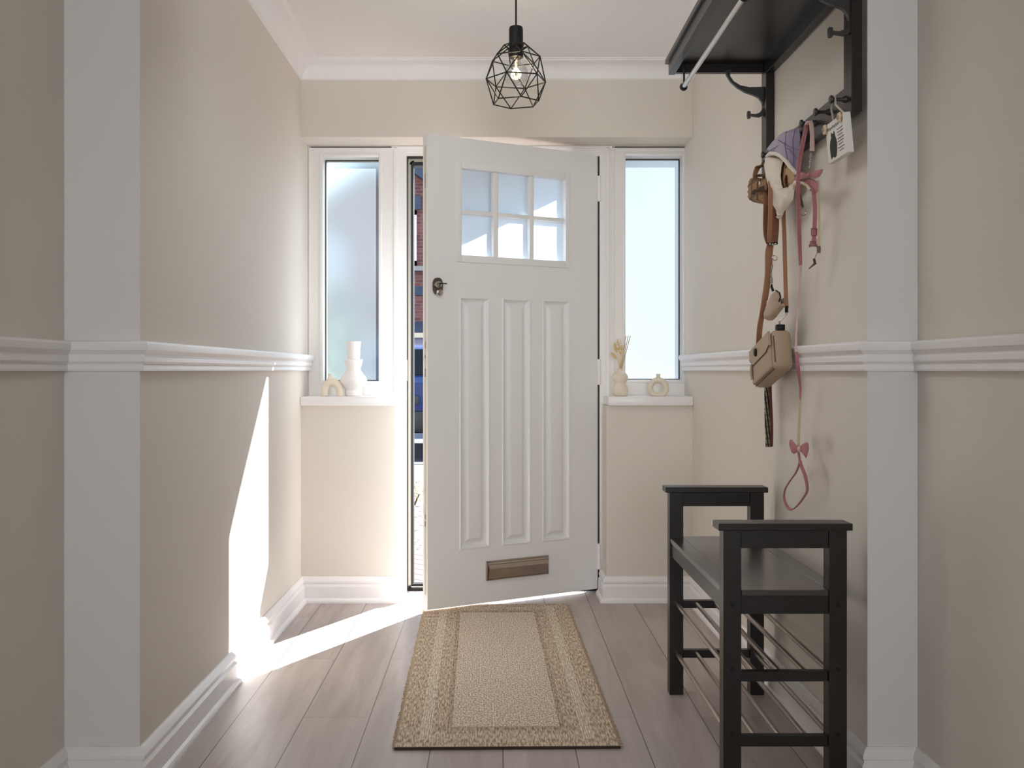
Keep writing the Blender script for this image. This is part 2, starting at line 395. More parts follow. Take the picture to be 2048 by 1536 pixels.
def rug_mat(hx, hy):
    m = bpy.data.materials.new('jute_weave'); t = NT(m)
    out = t.new('ShaderNodeOutputMaterial'); b = t.new('ShaderNodeBsdfPrincipled'); t.link(b.outputs[0], out.inputs[0])
    b.inputs['Roughness'].default_value = .95; b.inputs['Specular IOR Level'].default_value = .1
    tc = t.new('ShaderNodeTexCoord'); sp = t.new('ShaderNodeSeparateXYZ'); t.link(tc.outputs['Object'], sp.inputs[0])
    X, Y = sp.outputs[0], sp.outputs[1]
    ax = t.math('SUBTRACT', hx, t.math('ABSOLUTE', X)); ay = t.math('SUBTRACT', hy, t.math('ABSOLUTE', Y))   # distance to edges
    def band(v, a, c): return t.math('MULTIPLY', t.math('GREATER_THAN', v, a), t.math('LESS_THAN', v, c))
    field = t.math('MULTIPLY', t.math('GREATER_THAN', ax, .150), t.math('GREATER_THAN', ay, .15))
    light_side = t.math('MULTIPLY', band(ax, .062, .095), t.math('GREATER_THAN', ay, .05))
    light_end = t.math('MULTIPLY', band(ay, .05, .095), t.math('GREATER_THAN', ax, .062))
    light = t.math('MAXIMUM', light_side, t.math('MULTIPLY', light_end, .35))
    dark_end = t.math('MULTIPLY', band(ay, .12, .15), t.math('GREATER_THAN', ax, .11))
    dark_side = t.math('MULTIPLY', band(ax, .135, .15), t.math('GREATER_THAN', ay, .12))
    dark = t.math('MAXIMUM', dark_end, dark_side)
    # yarn flecks: noise stretched along the length
    fv = t.new('ShaderNodeCombineXYZ'); t.link(t.math('MULTIPLY', X, 230.0), fv.inputs[0]); t.link(t.math('MULTIPLY', Y, 34.0), fv.inputs[1])
    f1 = t.new('ShaderNodeTexNoise'); f1.inputs['Scale'].default_value = 1; f1.inputs['Detail'].default_value = 3; t.link(fv.outputs[0], f1.inputs['Vector'])
    wv = t.new('ShaderNodeCombineXYZ'); t.link(t.math('MULTIPLY', X, 190.0), wv.inputs[0]); t.link(t.math('MULTIPLY', Y, 130.0), wv.inputs[1])
    f2 = t.new('ShaderNodeTexNoise'); f2.inputs['Scale'].default_value = 1; f2.inputs['Detail'].default_value = 2; t.link(wv.outputs[0], f2.inputs['Vector'])
    r1 = t.new('ShaderNodeMapRange'); r1.inputs[1].default_value = .36; r1.inputs[2].default_value = .64; t.link(f1.outputs['Fac'], r1.inputs[0])
    r2 = t.new('ShaderNodeMapRange'); r2.inputs[1].default_value = .38; r2.inputs[2].default_value = .62; t.link(f2.outputs['Fac'], r2.inputs[0])
    brown = t.mix(r1.outputs[0], rgb(154, 132, 110), rgb(230, 213, 190))
    pale = t.mix(r1.outputs[0], rgb(190, 170, 146), rgb(246, 236, 218))
    fld = t.mix(r2.outputs[0], rgb(178, 157, 136), rgb(250, 238, 222))
    drk = t.mix(r1.outputs[0], rgb(130, 109, 90), rgb(194, 174, 152))
    # fine grid of the weave in the field
    gx = t.math('LESS_THAN', t.math('FRACT', t.math('MULTIPLY', X, 130.0)), .2)
    gy = t.math('LESS_THAN', t.math('FRACT', t.math('MULTIPLY', Y, 75.0)), .16)
    grid = t.math('MULTIPLY', t.math('MAXIMUM', gx, gy), r1.outputs[0])
    fld2 = t.mix(t.math('MULTIPLY', grid, .6), fld, rgb(142, 118, 96))
    # thin pale lines in the light band
    ln = t.math('LESS_THAN', t.math('FRACT', t.math('MULTIPLY', ax, 150.0)), .3)
    pale2 = t.mix(t.math('MULTIPLY', ln, .45), pale, rgb(150, 122, 92))
    c = t.mix(light, brown, pale2); c = t.mix(t.math('MULTIPLY', dark, .55), c, drk); c = t.mix(field, c, fld2)
    t.link(c, b.inputs['Base Color'])
    bp = t.new('ShaderNodeBump'); bp.inputs['Strength'].default_value = .8; bp.inputs['Distance'].default_value = .003
    t.link(t.math('ADD', f1.outputs['Fac'], t.math('MULTIPLY', grid, -.4)), bp.inputs['Height']); t.link(bp.outputs[0], b.inputs['Normal'])
    return m

def brick_mat():
    m = bpy.data.materials.new('red_brick'); t = NT(m)
    out = t.new('ShaderNodeOutputMaterial'); b = t.new('ShaderNodeBsdfPrincipled'); t.link(b.outputs[0], out.inputs[0])
    tc = t.new('ShaderNodeTexCoord'); sp = t.new('ShaderNodeSeparateXYZ'); t.link(tc.outputs['Object'], sp.inputs[0])
    cv = t.new('ShaderNodeCombineXYZ'); t.link(t.math('ADD', sp.outputs[0], sp.outputs[1]), cv.inputs[0]); t.link(sp.outputs[2], cv.inputs[1])
    br = t.new('ShaderNodeTexBrick'); br.inputs['Scale'].default_value = 1; br.inputs['Brick Width'].default_value = .225; br.inputs['Row Height'].default_value = .075
    br.inputs['Mortar Size'].default_value = .006; br.inputs['Color1'].default_value = rgb(122, 70, 62); br.inputs['Color2'].default_value = rgb(92, 54, 50); br.inputs['Mortar'].default_value = rgb(112, 96, 90)
    t.link(cv.outputs[0], br.inputs['Vector']); t.link(br.outputs['Color'], b.inputs['Base Color']); b.inputs['Roughness'].default_value = .9
    return m
M['brick'] = brick_mat()
def gravel_mat():
    m = bpy.data.materials.new('pale_gravel'); t = NT(m)
    out = t.new('ShaderNodeOutputMaterial'); b = t.new('ShaderNodeBsdfPrincipled'); t.link(b.outputs[0], out.inputs[0])
    tc = t.new('ShaderNodeTexCoord'); vo = t.new('ShaderNodeTexVoronoi'); vo.inputs['Scale'].default_value = 34; t.link(tc.outputs['Object'], vo.inputs['Vector'])
    cr = t.new('ShaderNodeValToRGB'); cr.color_ramp.elements[0].color = rgb(150, 138, 126); cr.color_ramp.elements[1].color = rgb(40, 34, 30); cr.color_ramp.elements[0].position = .35; cr.color_ramp.elements[1].position = .8
    t.link(vo.outputs['Distance'], cr.inputs['Fac']); t.link(cr.outputs[0], b.inputs['Base Color']); b.inputs['Roughness'].default_value = .95
    return m
M['gravel'] = gravel_mat()
def paver_mat():
    m = bpy.data.materials.new('pink_block_paving'); t = NT(m)
    out = t.new('ShaderNodeOutputMaterial'); b = t.new('ShaderNodeBsdfPrincipled'); t.link(b.outputs[0], out.inputs[0])
    tc = t.new('ShaderNodeTexCoord'); mp = t.new('ShaderNodeMapping'); mp.inputs['Rotation'].default_value = (0, 0, .7); t.link(tc.outputs['Object'], mp.inputs['Vector'])
    br = t.new('ShaderNodeTexBrick'); br.inputs['Scale'].default_value = 1; br.inputs['Brick Width'].default_value = .2; br.inputs['Row Height'].default_value = .1; br.inputs['Mortar Size'].default_value = .008
    br.inputs['Color1'].default_value = rgb(150, 116, 106); br.inputs['Color2'].default_value = rgb(138, 108, 100); br.inputs['Mortar'].default_value = rgb(40, 30, 28)
    t.link(mp.outputs[0], br.inputs['Vector']); t.link(br.outputs['Color'], b.inputs['Base Color']); b.inputs['Roughness'].default_value = .9
    return m
M['paver'] = paver_mat()
M['concrete'] = mat('pale_concrete', rgb(140, 134, 130), .9, noise_amt=.1, noise_scale=3)
M['asphalt'] = mat('dark_asphalt', rgb(80, 80, 92), .9, noise_amt=.15, noise_scale=20)
M['tiles'] = mat('dark_slate_tiles', rgb(48, 56, 72), .7, noise_amt=.3, noise_scale=6)
M['pvc_out'] = mat('white_plastic_outdoors', rgb(225, 225, 235), .4)
M['garage'] = mat('white_garage_door', rgb(214, 212, 228), .5)
M['win_dark'] = mat('dark_window_glass', rgb(90, 104, 120), .08, spec=.8)
M['car'] = mat('deep_blue_car_paint', rgb(8, 32, 84), .4, noise_amt=.03, spec=.3, coat=.15)
M['car_black'] = mat('black_car_trim', rgb(16, 16, 18), .4)
M['car_glass'] = mat('tinted_car_glass', rgb(10, 11, 14), .3, spec=.15)
M['tail'] = mat('red_tail_light', rgb(215, 20, 45), .25)
M['chrome'] = mat('chrome_strip', rgb(215, 215, 215), .12, metal=1)
M['leaf'] = mat('garden_leaf_green', rgb(70, 98, 58), .6, noise_amt=.35, noise_scale=6)
M['leaf_gold'] = mat('golden_leaf', rgb(176, 150, 80), .7, noise_amt=.3, noise_scale=8)
M['stem'] = mat('woody_stem', rgb(86, 66, 48), .9)

def plaid_mat():
    m = bpy.data.materials.new('black_tan_tartan'); t = NT(m)
    out = t.new('ShaderNodeOutputMaterial'); b = t.new('ShaderNodeBsdfPrincipled'); t.link(b.outputs[0], out.inputs[0]); b.inputs['Roughness'].default_value = .85
    tc = t.new('ShaderNodeTexCoord'); sp = t.new('ShaderNodeSeparateXYZ'); t.link(tc.outputs['Object'], sp.inputs[0])
    hx = t.math('FRACT', t.math('MULTIPLY', t.math('ADD', sp.outputs[0], sp.outputs[1]), 90.0)); hz = t.math('FRACT', t.math('MULTIPLY', sp.outputs[2], 55.0))
    s1 = t.math('LESS_THAN', hx, .42); s2 = t.math('LESS_THAN', hz, .3)
    c = t.mix(s1, rgb(30, 26, 26), rgb(176, 156, 132)); c = t.mix(t.math('MULTIPLY', s2, .6), c, rgb(40, 32, 30))
    t.link(c, b.inputs['Base Color']); return m
M['plaid'] = plaid_mat()
def plaid_tan_mat():
    m = bpy.data.materials.new('camel_check_cloth'); t = NT(m)
    out = t.new('ShaderNodeOutputMaterial'); b = t.new('ShaderNodeBsdfPrincipled'); t.link(b.outputs[0], out.inputs[0]); b.inputs['Roughness'].default_value = .85
    tc = t.new('ShaderNodeTexCoord'); sp = t.new('ShaderNodeSeparateXYZ'); t.link(tc.outputs['Object'], sp.inputs[0])
    hx = t.math('FRACT', t.math('MULTIPLY', sp.outputs[1], 16.0)); hz = t.math('FRACT', t.math('MULTIPLY', sp.outputs[2], 22.0))
    c = t.mix(t.math('LESS_THAN', hx, .2), rgb(142, 106, 72), rgb(66, 48, 36)); c = t.mix(t.math('MULTIPLY', t.math('LESS_THAN', hz, .22), .7), c, rgb(84, 58, 38))
    t.link(c, b.inputs['Base Color']); return m
M['camel'] = plaid_tan_mat()

# ------------------------------------------------------------------ the room
LX = -.8546; YB = 4.42; YP = 2.42; CEIL = 2.358
def rx(y): return .861 + (4.42 - y) * .0152          # the right wall runs slightly askew
RX0, RXP = rx(4.70), rx(YP)
NLX, NRX = -1.036, 1.0115

def st(o, label, cat): return tag(o, label, cat, kind='structure')

b = MB(); b.box(-1.3, 1.3, -3.05, 4.655, -.1, 0)
st(b.build('floor', M['floor'], smooth=False), 'grey brown wood laminate floor in long staggered planks', 'floor')
b = MB(); b.box(-1.3, 1.3, -3.05, 4.70, CEIL, CEIL+.15)
st(b.build('ceiling', M['ceiling'], smooth=False), 'plain white ceiling over the hall', 'ceiling')
# left wall with its white return face at the near end
b = MB(); b.prism([(LX, 4.70, -.1), (LX, YP, -.1), (NLX, YP, -.1), (NLX, -3.0, -.1), (-1.25, -3.0, -.1), (-1.25, 4.70, -.1)], (0, 0, CEIL+.1))
b.bm.faces.ensure_lookup_table()
for f in b.bm.faces:
    c = f.calc_center_median()
    if abs(c.y - YP) < 1e-4: f.material_index = 1
st(b.build('wall_left', [M['beige'], M['offwhite']], smooth=False), 'beige painted left wall stepping out at a white return', 'wall')
b = MB(); b.prism([(RX0, 4.70, -.1), (RXP, YP, -.1), (NRX, YP, -.1), (NRX, -3.0, -.1), (1.25, -3.0, -.1), (1.25, 4.70, -.1)], (0, 0, CEIL+.1))
for f in b.bm.faces:
    c = f.calc_center_median()
    if abs(c.y - YP) < 1e-4: f.material_index = 1
st(b.build('wall_right', [M['beige'], M['offwhite']], smooth=False), 'beige painted right wall stepping out at a white return', 'wall')
# front wall: lintel over the door and a dwarf wall under each window
b = MB()
b.box(LX, rx(YB)+.01, YB, 4.70, 2.037, CEIL+.02)
b.box(LX, -.4427, YB, 4.58, -.02, .86); b.box(LX, -.46, 4.58, 4.72, -.1, .885)
b.box(.484, rx(YB)+.01, YB, 4.58, -.02, .86); b.box(.50, RX0, 4.58, 4.72, -.1, .885)
st(b.build('wall_back', M['beige'], smooth=False), 'beige front wall around the door with low walls under the windows', 'wall')
b = MB(); b.box(-1.25, 1.25, -3.15, -3.0, -.1, CEIL)
st(b.build('wall_rear', M['beige'], smooth=False), 'beige rear wall behind the viewpoint', 'wall')

# coving
cov = [(0, 2.287)]
for i in range(0, 9):
    a = i/8*math.pi/2
    cov.append((.008 + .070*(1-math.cos(a)), 2.291 + .056*math.sin(a)))
cov += [(.084, 2.349), (.086, 2.353), (.094, 2.354), (.095, CEIL+.005), (0, CEIL+.005)]
b = MB(); b.sweep([(LX, YP), (LX, YB), (rx(YB), YB), (RXP, YP)], cov, flip=-1)
st(b.build('trim_1', M['ceiling'], ang=25), 'white plaster coving around the ceiling edge', 'coving')

dado = [(0, 1.013), (.013, 1.013), (.0145, 1.017), (.0145, 1.026), (.012, 1.029), (.016, 1.032), (.019, 1.036), (.0195, 1.046), (.0165, 1.050),
        (.0165, 1.052), (.021, 1.056), (.0265, 1.063), (.0285, 1.072), (.0285, 1.078), (.025, 1.083), (.012, 1.085), (0, 1.085)]
base = [(0, 0), (.030, 0), (.030, .008), (.027, .015), (.021, .019), (.0195, .020), (.0195, .070), (.017, .074), (.013, .079), (.013, .083),
        (.0165, .087), (.0165, .094), (.012, .103), (.007, .110), (.005, .112), (0, .112)]
pl = [(LX, 4.585), (LX, YP), (NLX, YP), (NLX, -3.0)]
pr = [(rx(4.585), 4.585), (RXP, YP), (NRX, YP), (NRX, -3.0)]
b = MB(); b.sweep(pl, dado, flip=1)
st(b.build('trim_2', M['trim'], ang=20), 'white moulded dado rail along the left wall', 'dado rail')
b = MB(); b.sweep(pr, dado, flip=-1)
st(b.build('trim_3', M['trim'], ang=20), 'white moulded dado rail along the right wall', 'dado rail')
b = MB(); b.sweep([(-.4427, 4.585), (-.4427, YB), (LX, YB), (LX, YP), (NLX, YP), (NLX, -3.0)], base, flip=1)
st(b.build('baseboard_left', M['trim'], ang=20), 'white moulded skirting board on the left side', 'baseboard')
b = MB(); b.sweep([(.484, 4.585), (.484, YB), (rx(YB), YB), (RXP, YP), (NRX, YP), (NRX, -3.0)], base, flip=-1)
st(b.build('baseboard_right', M['trim'], ang=20), 'white moulded skirting board on the right side', 'baseboard')

# window sills
b = MB(); b.box(LX, -.437, 4.393, 4.60, .86, .90, .006)
st(b.build('trim_4', M['trim']), 'white window sill left of the door', 'window sill')
b = MB(); b.box(.488, rx(4.4), 4.393, 4.60, .86, .90, .006)
st(b.build('trim_5', M['trim']), 'white window sill right of the door', 'window sill')

# sidelight windows
def sidelight(n, x0, x1, gx0, gx1, gz0, gz1, zb, label, glass):
    w = thing('window_%d' % n, label, 'window', ((x0+x1)/2, 4.62, zb), kind='structure')
    zt = 2.037
    b = MB(); y0, y1 = 4.59, 4.70
    b.box(x0, gx0, y0, y1, zb, zt); b.box(gx1, x1, y0, y1, zb, zt)
    b.box(gx0, gx1, y0, y1, zb, gz0); b.box(gx0, gx1, y0, y1, gz1, zt)
    # raised outer lip and sloping bead round the glass
    lip = .016
    b.box(x0+.002, x0+.012, y0-.006, y0+.01, zb, zt-.002, .002); b.box(x0+.012, x1, y0-.006, y0+.01, zt-.012, zt-.002, .002)
    fo = b.build('window_frame', M['upvc'], w, smooth=False)
    b = MB()
    for (a0, a1, c0, c1) in ((gx0-.014, gx0, gz0-.014, gz1+.014), (gx1, gx1+.014, gz0-.014, gz1+.014)):
        b.box(a0, a1, y0-.005, y0+.004, c0, c1, .002)
    b.box(gx0, gx1, y0-.005, y0+.004, gz0-.014, gz0, .002); b.box(gx0, gx1, y0-.005, y0+.004, gz1, gz1+.014, .002)
    b.build('glazing_bead', M['trim'], fo)
    b = MB(); g = .004
    b.box(gx0, gx0+g, 4.655, 4.668, gz0, gz1); b.box(gx1-g, gx1, 4.655, 4.668, gz0, gz1)
    b.box(gx0+g, gx1-g, 4.655, 4.668, gz1-g, gz1); b.box(gx0+g, gx1-g, 4.655, 4.668, gz0, gz0+g)
    b.build('glazing_gasket', M['gasket_and_gap_shade'], fo)
    b = MB(); v = [b.bm.verts.new(p) for p in ((gx0+g, 4.662, gz0+g), (gx1-g, 4.662, gz0+g), (gx1-g, 4.662, gz1-g), (gx0+g, 4.662, gz1-g))]; b.bm.faces.new(v)
    b.build('pane', glass, w, smooth=False)
    return w
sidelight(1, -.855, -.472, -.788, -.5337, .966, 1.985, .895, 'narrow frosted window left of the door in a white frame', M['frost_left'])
sidelight(2, .525, rx(4.6)+.003, .589, .848, .972, 1.990, .895, 'narrow frosted window right of the door in a white frame', M['frost'])

# door frame
fr = thing('trim_6', 'white door frame with black seals between the two windows', 'door frame', (.03, 4.62, 0), kind='structure')
b = MB()
b.box(-.472, -.407, 4.59, 4.70, 0, 2.037); b.box(.472, .525, 4.59, 4.70, 0, 2.037); b.box(-.407, .472, 4.59, 4.70, 1.991, 2.037)
b.box(-.466, -.45, 4.584, 4.60, 0, 2.03, .002); b.box(.50, .516, 4.584, 4.60, 0, 2.03, .002); b.box(-.85, .86, 4.584, 4.60, 2.024, 2.034, .002)
b.build('outer_frame', M['upvc'], fr, smooth=False)
b = MB(); b.box(-.407, -.391, 4.642, 4.70, .028, 1.991); b.box(-.391, .456, 4.642, 4.70, 1.973, 1.991); b.box(.456, .472, 4.642, 4.70, .028, 1.991)
b.build('rebate', M['cream_seal'], fr, smooth=False)
b = MB(); b.box(-.407, -.4035, 4.597, 4.642, .01, 1.991); b.box(-.4035, .465, 4.597, 4.642, 1.9875, 1.991)  # black strips stand in for shade in the jamb and head gaps
b.box(-.391, -.380, 4.640, 4.70, .028, 1.973); b.box(-.380, .456, 4.640, 4.70, 1.957, 1.973)
b.tube([(-.391, 4.65, 1.96), (-.386, 4.65, 1.969), (-.376, 4.65, 1.973)], .012, 8)
b.box(.4645, .472, 4.605, 4.642, .01, 1.991)  # black strip stands in for the shaded rebate on the hinge side
b.build('gasket_and_gap_shade', M['gasket_and_gap_shade'], fr, smooth=False)
b = MB(); b.box(-.407, .472, 4.638, 4.72, 0, .014); b.box(-.391, .456, 4.66, 4.70, .014, .028)
b.build('threshold', M['black_metal'], fr, smooth=False)
b = MB(); b.box(-.391, .456, 4.648, 4.66, .014, .02)
b.build('threshold_strip', M['steel'], fr, smooth=False)
b = MB(); b.box(-.41, -.404, 4.586, 4.60, .967, 1.062, .002)
b.build('strike_plate', M['trim'], fr)

b = MB(); b.prism([(-.41, 4.702, 2.072), (.62, 4.702, 2.170), (.62, 4.702, 2.235), (-.41, 4.702, 2.137)], (0, .15, 0))
st(b.build('trim_8', M['trim']), 'shallow white canopy over the outside of the door', 'canopy')

# ------------------------------------------------------------------ front door, open 29 degrees
dr = thing('door_1', 'white panelled front door standing ajar with six small frosted panes', 'door', (.463, 4.597, .02), math.radians(29.0), kind='structure')
dr['_local'] = 1
W, H, T = .854, 1.977, .044
b = MB()
def leafbox(u0, u1, v0, v1): b.box(-u1, -u0, 0, T, v0, v1)
leafbox(.706, W, 0, H); leafbox(0, .150, 0, H); leafbox(.150, .706, 0, .236); leafbox(.150, .706, 1.308, 1.482); leafbox(.150, .706, 1.848, H)
leafbox(.295, .354, .236, 1.308); leafbox(.500, .559, .236, 1.308); leafbox(.150, .176, 1.482, 1.848); leafbox(.6965, .706, 1.482, 1.848)
bmesh.ops.remove_doubles(b.bm, verts=b.bm.verts, dist=1e-5)
b.build('leaf', M['door'], dr, smooth=False)
def raised_panel(u0, u1, v0, v1):
    b = MB(); steps = [(0, 0.0), (.003, -.003), (.007, -.003), (.015, .009), (.022, .0125), (.030, .0125), (.034, .010), (.044, .0015), (.048, .001)]
    loops = []
    for d, w in steps:
        loops.append([b.bm.verts.new((-x, w, v)) for x, v in ((u0+d, v0+d), (u1-d, v0+d), (u1-d, v1-d), (u0+d, v1-d))])
    for A, B in zip(loops, loops[1:]):
        for i in range(4): b.bm.faces.new((A[i], A[(i+1) % 4], B[(i+1) % 4], B[i]))
    b.bm.faces.new(loops[-1])
    bk = [b.bm.verts.new((-x, .03, v)) for x, v in ((u0, v0), (u1, v0), (u1, v1), (u0, v1))]
    b.bm.faces.new(bk[::-1])
    for i in range(4): b.bm.faces.new((loops[0][i], bk[i], bk[(i+1) % 4], loops[0][(i+1) % 4]))
    return b.build('raised_panel', M['door'], dr, ang=15)
for u0, u1 in ((.150, .295), (.354, .500), (.559, .706)): raised_panel(u0, u1, .236, 1.308)
cols = ((.176, .336), (.359, .515), (.54, .6965)); rows = ((1.482, 1.657), (1.675, 1.848))
b = MB()
for u0, u1 in ((.336, .359), (.515, .54)): b.box(-u1, -u0, .003, .041, 1.482, 1.848, .003)
for u0, u1 in cols: b.box(-u1, -u0, .004, .040, 1.657, 1.675, .003)
b.build('glazing_bar', M['door'], dr)
b = MB()
o0, o1, z0, z1 = .148, .7225, 1.452, 1.878
for (a0, a1, c0, c1) in ((o0, .1765, z0, z1), (.696, o1, z0, z1)): b.box(-a1, -a0, -.006, .001, c0, c1, .003)
for (c0, c1) in ((z0, 1.4825), (1.8475, z1)): b.box(-.696, -.1765, -.006, .001, c0, c1, .003)
b.build('glazing_moulding', M['door'], dr)
for u0, u1 in cols:
    for v0, v1 in rows:
        b = MB(); v = [b.bm.verts.new(p) for p in ((-u1, .026, v0), (-u0, .026, v0), (-u0, .026, v1), (-u1, .026, v1))]; b.bm.faces.new(v)
        b.build('pane', M['frost_door'], dr, smooth=False)
# letter plate
lu0, lu1, lv0, lv1 = .267, .580, .094, .178
b = MB(); b.box(-lu1, -lu0, -.004, .002, lv0, lv1, .0015, 2)
for (a0, a1, c0, c1) in ((-lu1, -lu1+.006, lv0, lv1), (-lu0-.006, -lu0, lv0, lv1), (-lu1, -lu0, lv0, lv0+.005), (-lu1, -lu0, lv1-.005, lv1)): b.box(a0, a1, -.009, -.003, c0, c1, .002)
lp = b.build('letter_plate', M['nickel'], dr)
b = MB(); b.prism([(-lu1+.009, y, z) for y, z in ((-.005, lv0+.007), (-.005, lv1-.016), (-.010, lv1-.016), (-.0150, lv1-.026), (-.0155, lv1-.040), (-.0125, lv1-.046), (-.0095, lv0+.007))], (lu1-lu0-.018, 0, 0))
b.build('flap', M['nickel'], lp)
b = MB(); b.tube([(-lu1+.006, -.010, lv1-.012), (-lu0-.006, -.010, lv1-.012)], .005, 10)
b.build('flap_hinge', M['steel'], lp)
# cylinder lock with thumb turn
lz = 1.345; luu = .809
b = MB(); hexo = []
for a in range(16):
    th = 2*math.pi*a/16; hexo.append((-luu + .0235*math.copysign(abs(math.cos(th))**.7, math.cos(th)), -.007, lz + .036*math.copysign(abs(math.sin(th))**.85, math.sin(th))))
b.prism(hexo, (0, .008, 0))
lk = b.build('lock', mat('smoky_nickel', rgb(112, 104, 98), .3, metal=.9, noise_amt=.1), dr)
b = MB(); b.lathe([(.0, -.022), (.013, -.021), (.015, -.018), (.015, -.006)], (-luu-.002, 0, lz+.006), 20, axis='Y')
b.build('lock_cylinder', M['steel'], lk)
b = MB(); b.box(-luu-.006, -luu+.030, -.034, -.020, lz+.008, lz+.013, .002); b.box(-luu-.004, -luu+.001, -.030, -.020, lz-.008, lz+.012, .0015)
b.build('thumb_turn', mat('dark_nickel', rgb(70, 62, 56), .3, metal=.8), lk)
b = MB(); b.sphere((-luu+.004, -.012, lz-.026), .016, 16, (1, .5, .9))
b.build('pull_tab', M['nickel'], lk)
# edge strip with lock bolts
b = MB(); b.box(-W-.0012, -W+.001, .013, .029, .06, 1.93)
es = b.build('lock_strip', M['cream_seal'], dr, smooth=False)
for v, h in ((1.80, .03), (1.77, .03), (1.10, .028), (1.052, .014), (.985, .035), (.385, .02), (.355, .022)):
    b = MB(); b.box(-W-.0035, -W+.001, .015, .026, v-h/2, v+h/2, .002)
    b.build('lock_bolt', M['dark_steel'], es)
# hinges
for z in (1.822, .987, .147):
    b = MB(); b.tube([(.005, -.006, z-.058), (.005, -.006, z+.058)], .009, 14); b.box(-.002, .018, -.004, .004, z-.056, z+.056)
    b.build('hinge', M['trim'], dr)

# ------------------------------------------------------------------ rug
rug_hx, rug_hy = .302, .822
ry0, ry1 = 2.70, 4.345
rug = thing('woven_rug', 'brown and beige woven jute rug lying in front of the door', 'rug', (.0165, (ry0+ry1)/2, .0), math.radians(1.0))
rug['_local'] = 1
b = MB(); b.box(-rug_hx, rug_hx, -rug_hy, rug_hy, .0005, .008, .002)
M['rug'] = rug_mat(rug_hx, rug_hy)
b.build('woven_field', M['rug'], rug, smooth=False)
b = MB()
for sx in (-1, 1):
    y = -rug_hy + .006
    while y < rug_hy - .004:
        L = random.uniform(.006, .012); dy = random.uniform(-.004, .004)
        b.tube([(sx*(rug_hx-.003), y, .006), (sx*(rug_hx+L*.6), y+dy*.4, .005), (sx*(rug_hx+L), y+dy, .0025)], [.0028, .0022, .0012], 5)
        y += random.uniform(.0075, .0105)
o = b.build('fringe', mat('jute_fringe', rgb(186, 164, 138), .95, noise_amt=.25, noise_scale=120), rug); o['kind'] = 'stuff'
b = MB(); b.box(-rug_hx-.001, rug_hx+.001, -rug_hy-.004, -rug_hy+.001, .0005, .0075, .002)
M['binding'] = mat('dark_edge_binding', rgb(62, 50, 42), .95, noise_amt=.2, noise_scale=200)
b.build('bound_edge', M['binding'], rug)
b = MB(); b.box(-rug_hx-.001, rug_hx+.001, rug_hy-.001, rug_hy+.004, .0005, .0075, .002)
b.build('bound_edge', M['binding'], rug)

# ------------------------------------------------------------------ bench
bx0, bx1, by0, by1 = .5427, .838, 2.407, 3.195
LW = .043
bench = thing('shoe_bench', 'black brown wooden shoe bench with metal rod shelves against right wall', 'bench', ((bx0+bx1)/2, (by0+by1)/2, 0))
for y0, y1 in ((by0, by0+LW), (by1-LW, by1)):
    for x0 in (bx0, bx1-LW):
        b = MB(); b.box(x0, x0+LW, y0, y1, 0, .633, .0015); b.build('leg', M['wood'], bench, smooth=False)
    b = MB(); b.box(bx0-.014, bx1+.010, y0-.012, y1+.012, .633, .650, .002); b.build('armrest', M['wood'], bench, smooth=False)
    xi0, xi1 = bx0+LW, bx1-LW
    b = MB(); b.box(xi0, xi1, y0+.004, y1-.012, .589, .633, .001); b.build('upper_rail', M['wood'], bench, smooth=False)
    b = MB(); b.box(xi0, xi1, y0+.004, y1-.012, .432, .475, .001); b.build('seat_rail', M['wood'], bench, smooth=False)
    for z0, z1 in ((.269, .2926), (.113, .138)):
        b = MB(); b.box(xi0, xi1, y0+.008, y1-.012, z0, z1, .0015); b.build('shelf_rail', M['wood'], bench, smooth=False)
b = MB(); b.box(bx0+LW+.0005, bx1-LW-.0005, by0+.001, by1-.001, .475, .4895, .002); b.box(bx0+.002, bx0+LW+.001, by0+LW+.001, by1-LW-.001, .475, .4895, .002); b.box(bx1-LW-.001, bx1-.002, by0+LW+.001, by1-LW-.001, .475, .4895, .002)
b.build('seat', M['wood_seat'], bench, smooth=False)
for x0 in (bx0+.006, bx1-.024):
    b = MB(); b.box(x0, x0+.018, by0+LW, by1-LW, .432, .475, .001); b.build('seat_apron', M['wood'], bench, smooth=False)
for z in (.283, .128):
    for x in (.567, .628, .688, .750, .812):
        b = MB(); b.tube([(x, by0+LW*.5, z), (x, by1-LW*.5, z)], .0066, 12); b.build('shelf_rod', M['dark_steel'], bench)
for x in (bx0+LW*.5, bx1-LW*.5):
    for z in (.455, .30, .145):
        b = MB(); b.lathe([(0, -.0012), (.0055, -.001), (.006, .001)], (x, by0, z), 14, axis='Y'); b.build('screw_cap', M['black_metal'], bench)

# ------------------------------------------------------------------ coat rack
rack = thing('coat_rack', 'black brown wall coat rack with hat shelf, rod and hooks', 'coat rack', (.87, 2.83, 1.64))
XB, XF = .879, .853
ya, yb = 2.42, 3.24
for y0 in (ya, yb-.055):
    b = MB(); b.box(XF, XB, y0, y0+.055, 1.636, 1.995, .0015); b.build('upright', M['wood'], rack, smooth=False)
b = MB(); b.box(XF+.001, XB-.001, ya+.055, yb-.055, 1.637, 1.706, .001); b.build('hook_rail', M['wood'], rack, smooth=False)
b = MB(); b.box(XF+.001, XB-.001, ya+.055, yb-.055, 1.955, 1.995, .001); b.build('back_rail', M['wood'], rack, smooth=False)
b = MB(); b.box(.545, XB, ya-.012, yb+.012, 2.000, 2.016, .002); b.box(.572, XB, ya+.018, yb-.018, 1.993, 2.001)
b.build('hat_shelf', M['wood'], rack, smooth=False)
b = MB(); b.box(.554, .574, ya, yb, 1.963, 2.000, .0015); b.build('shelf_fascia', M['wood'], rack, smooth=False)
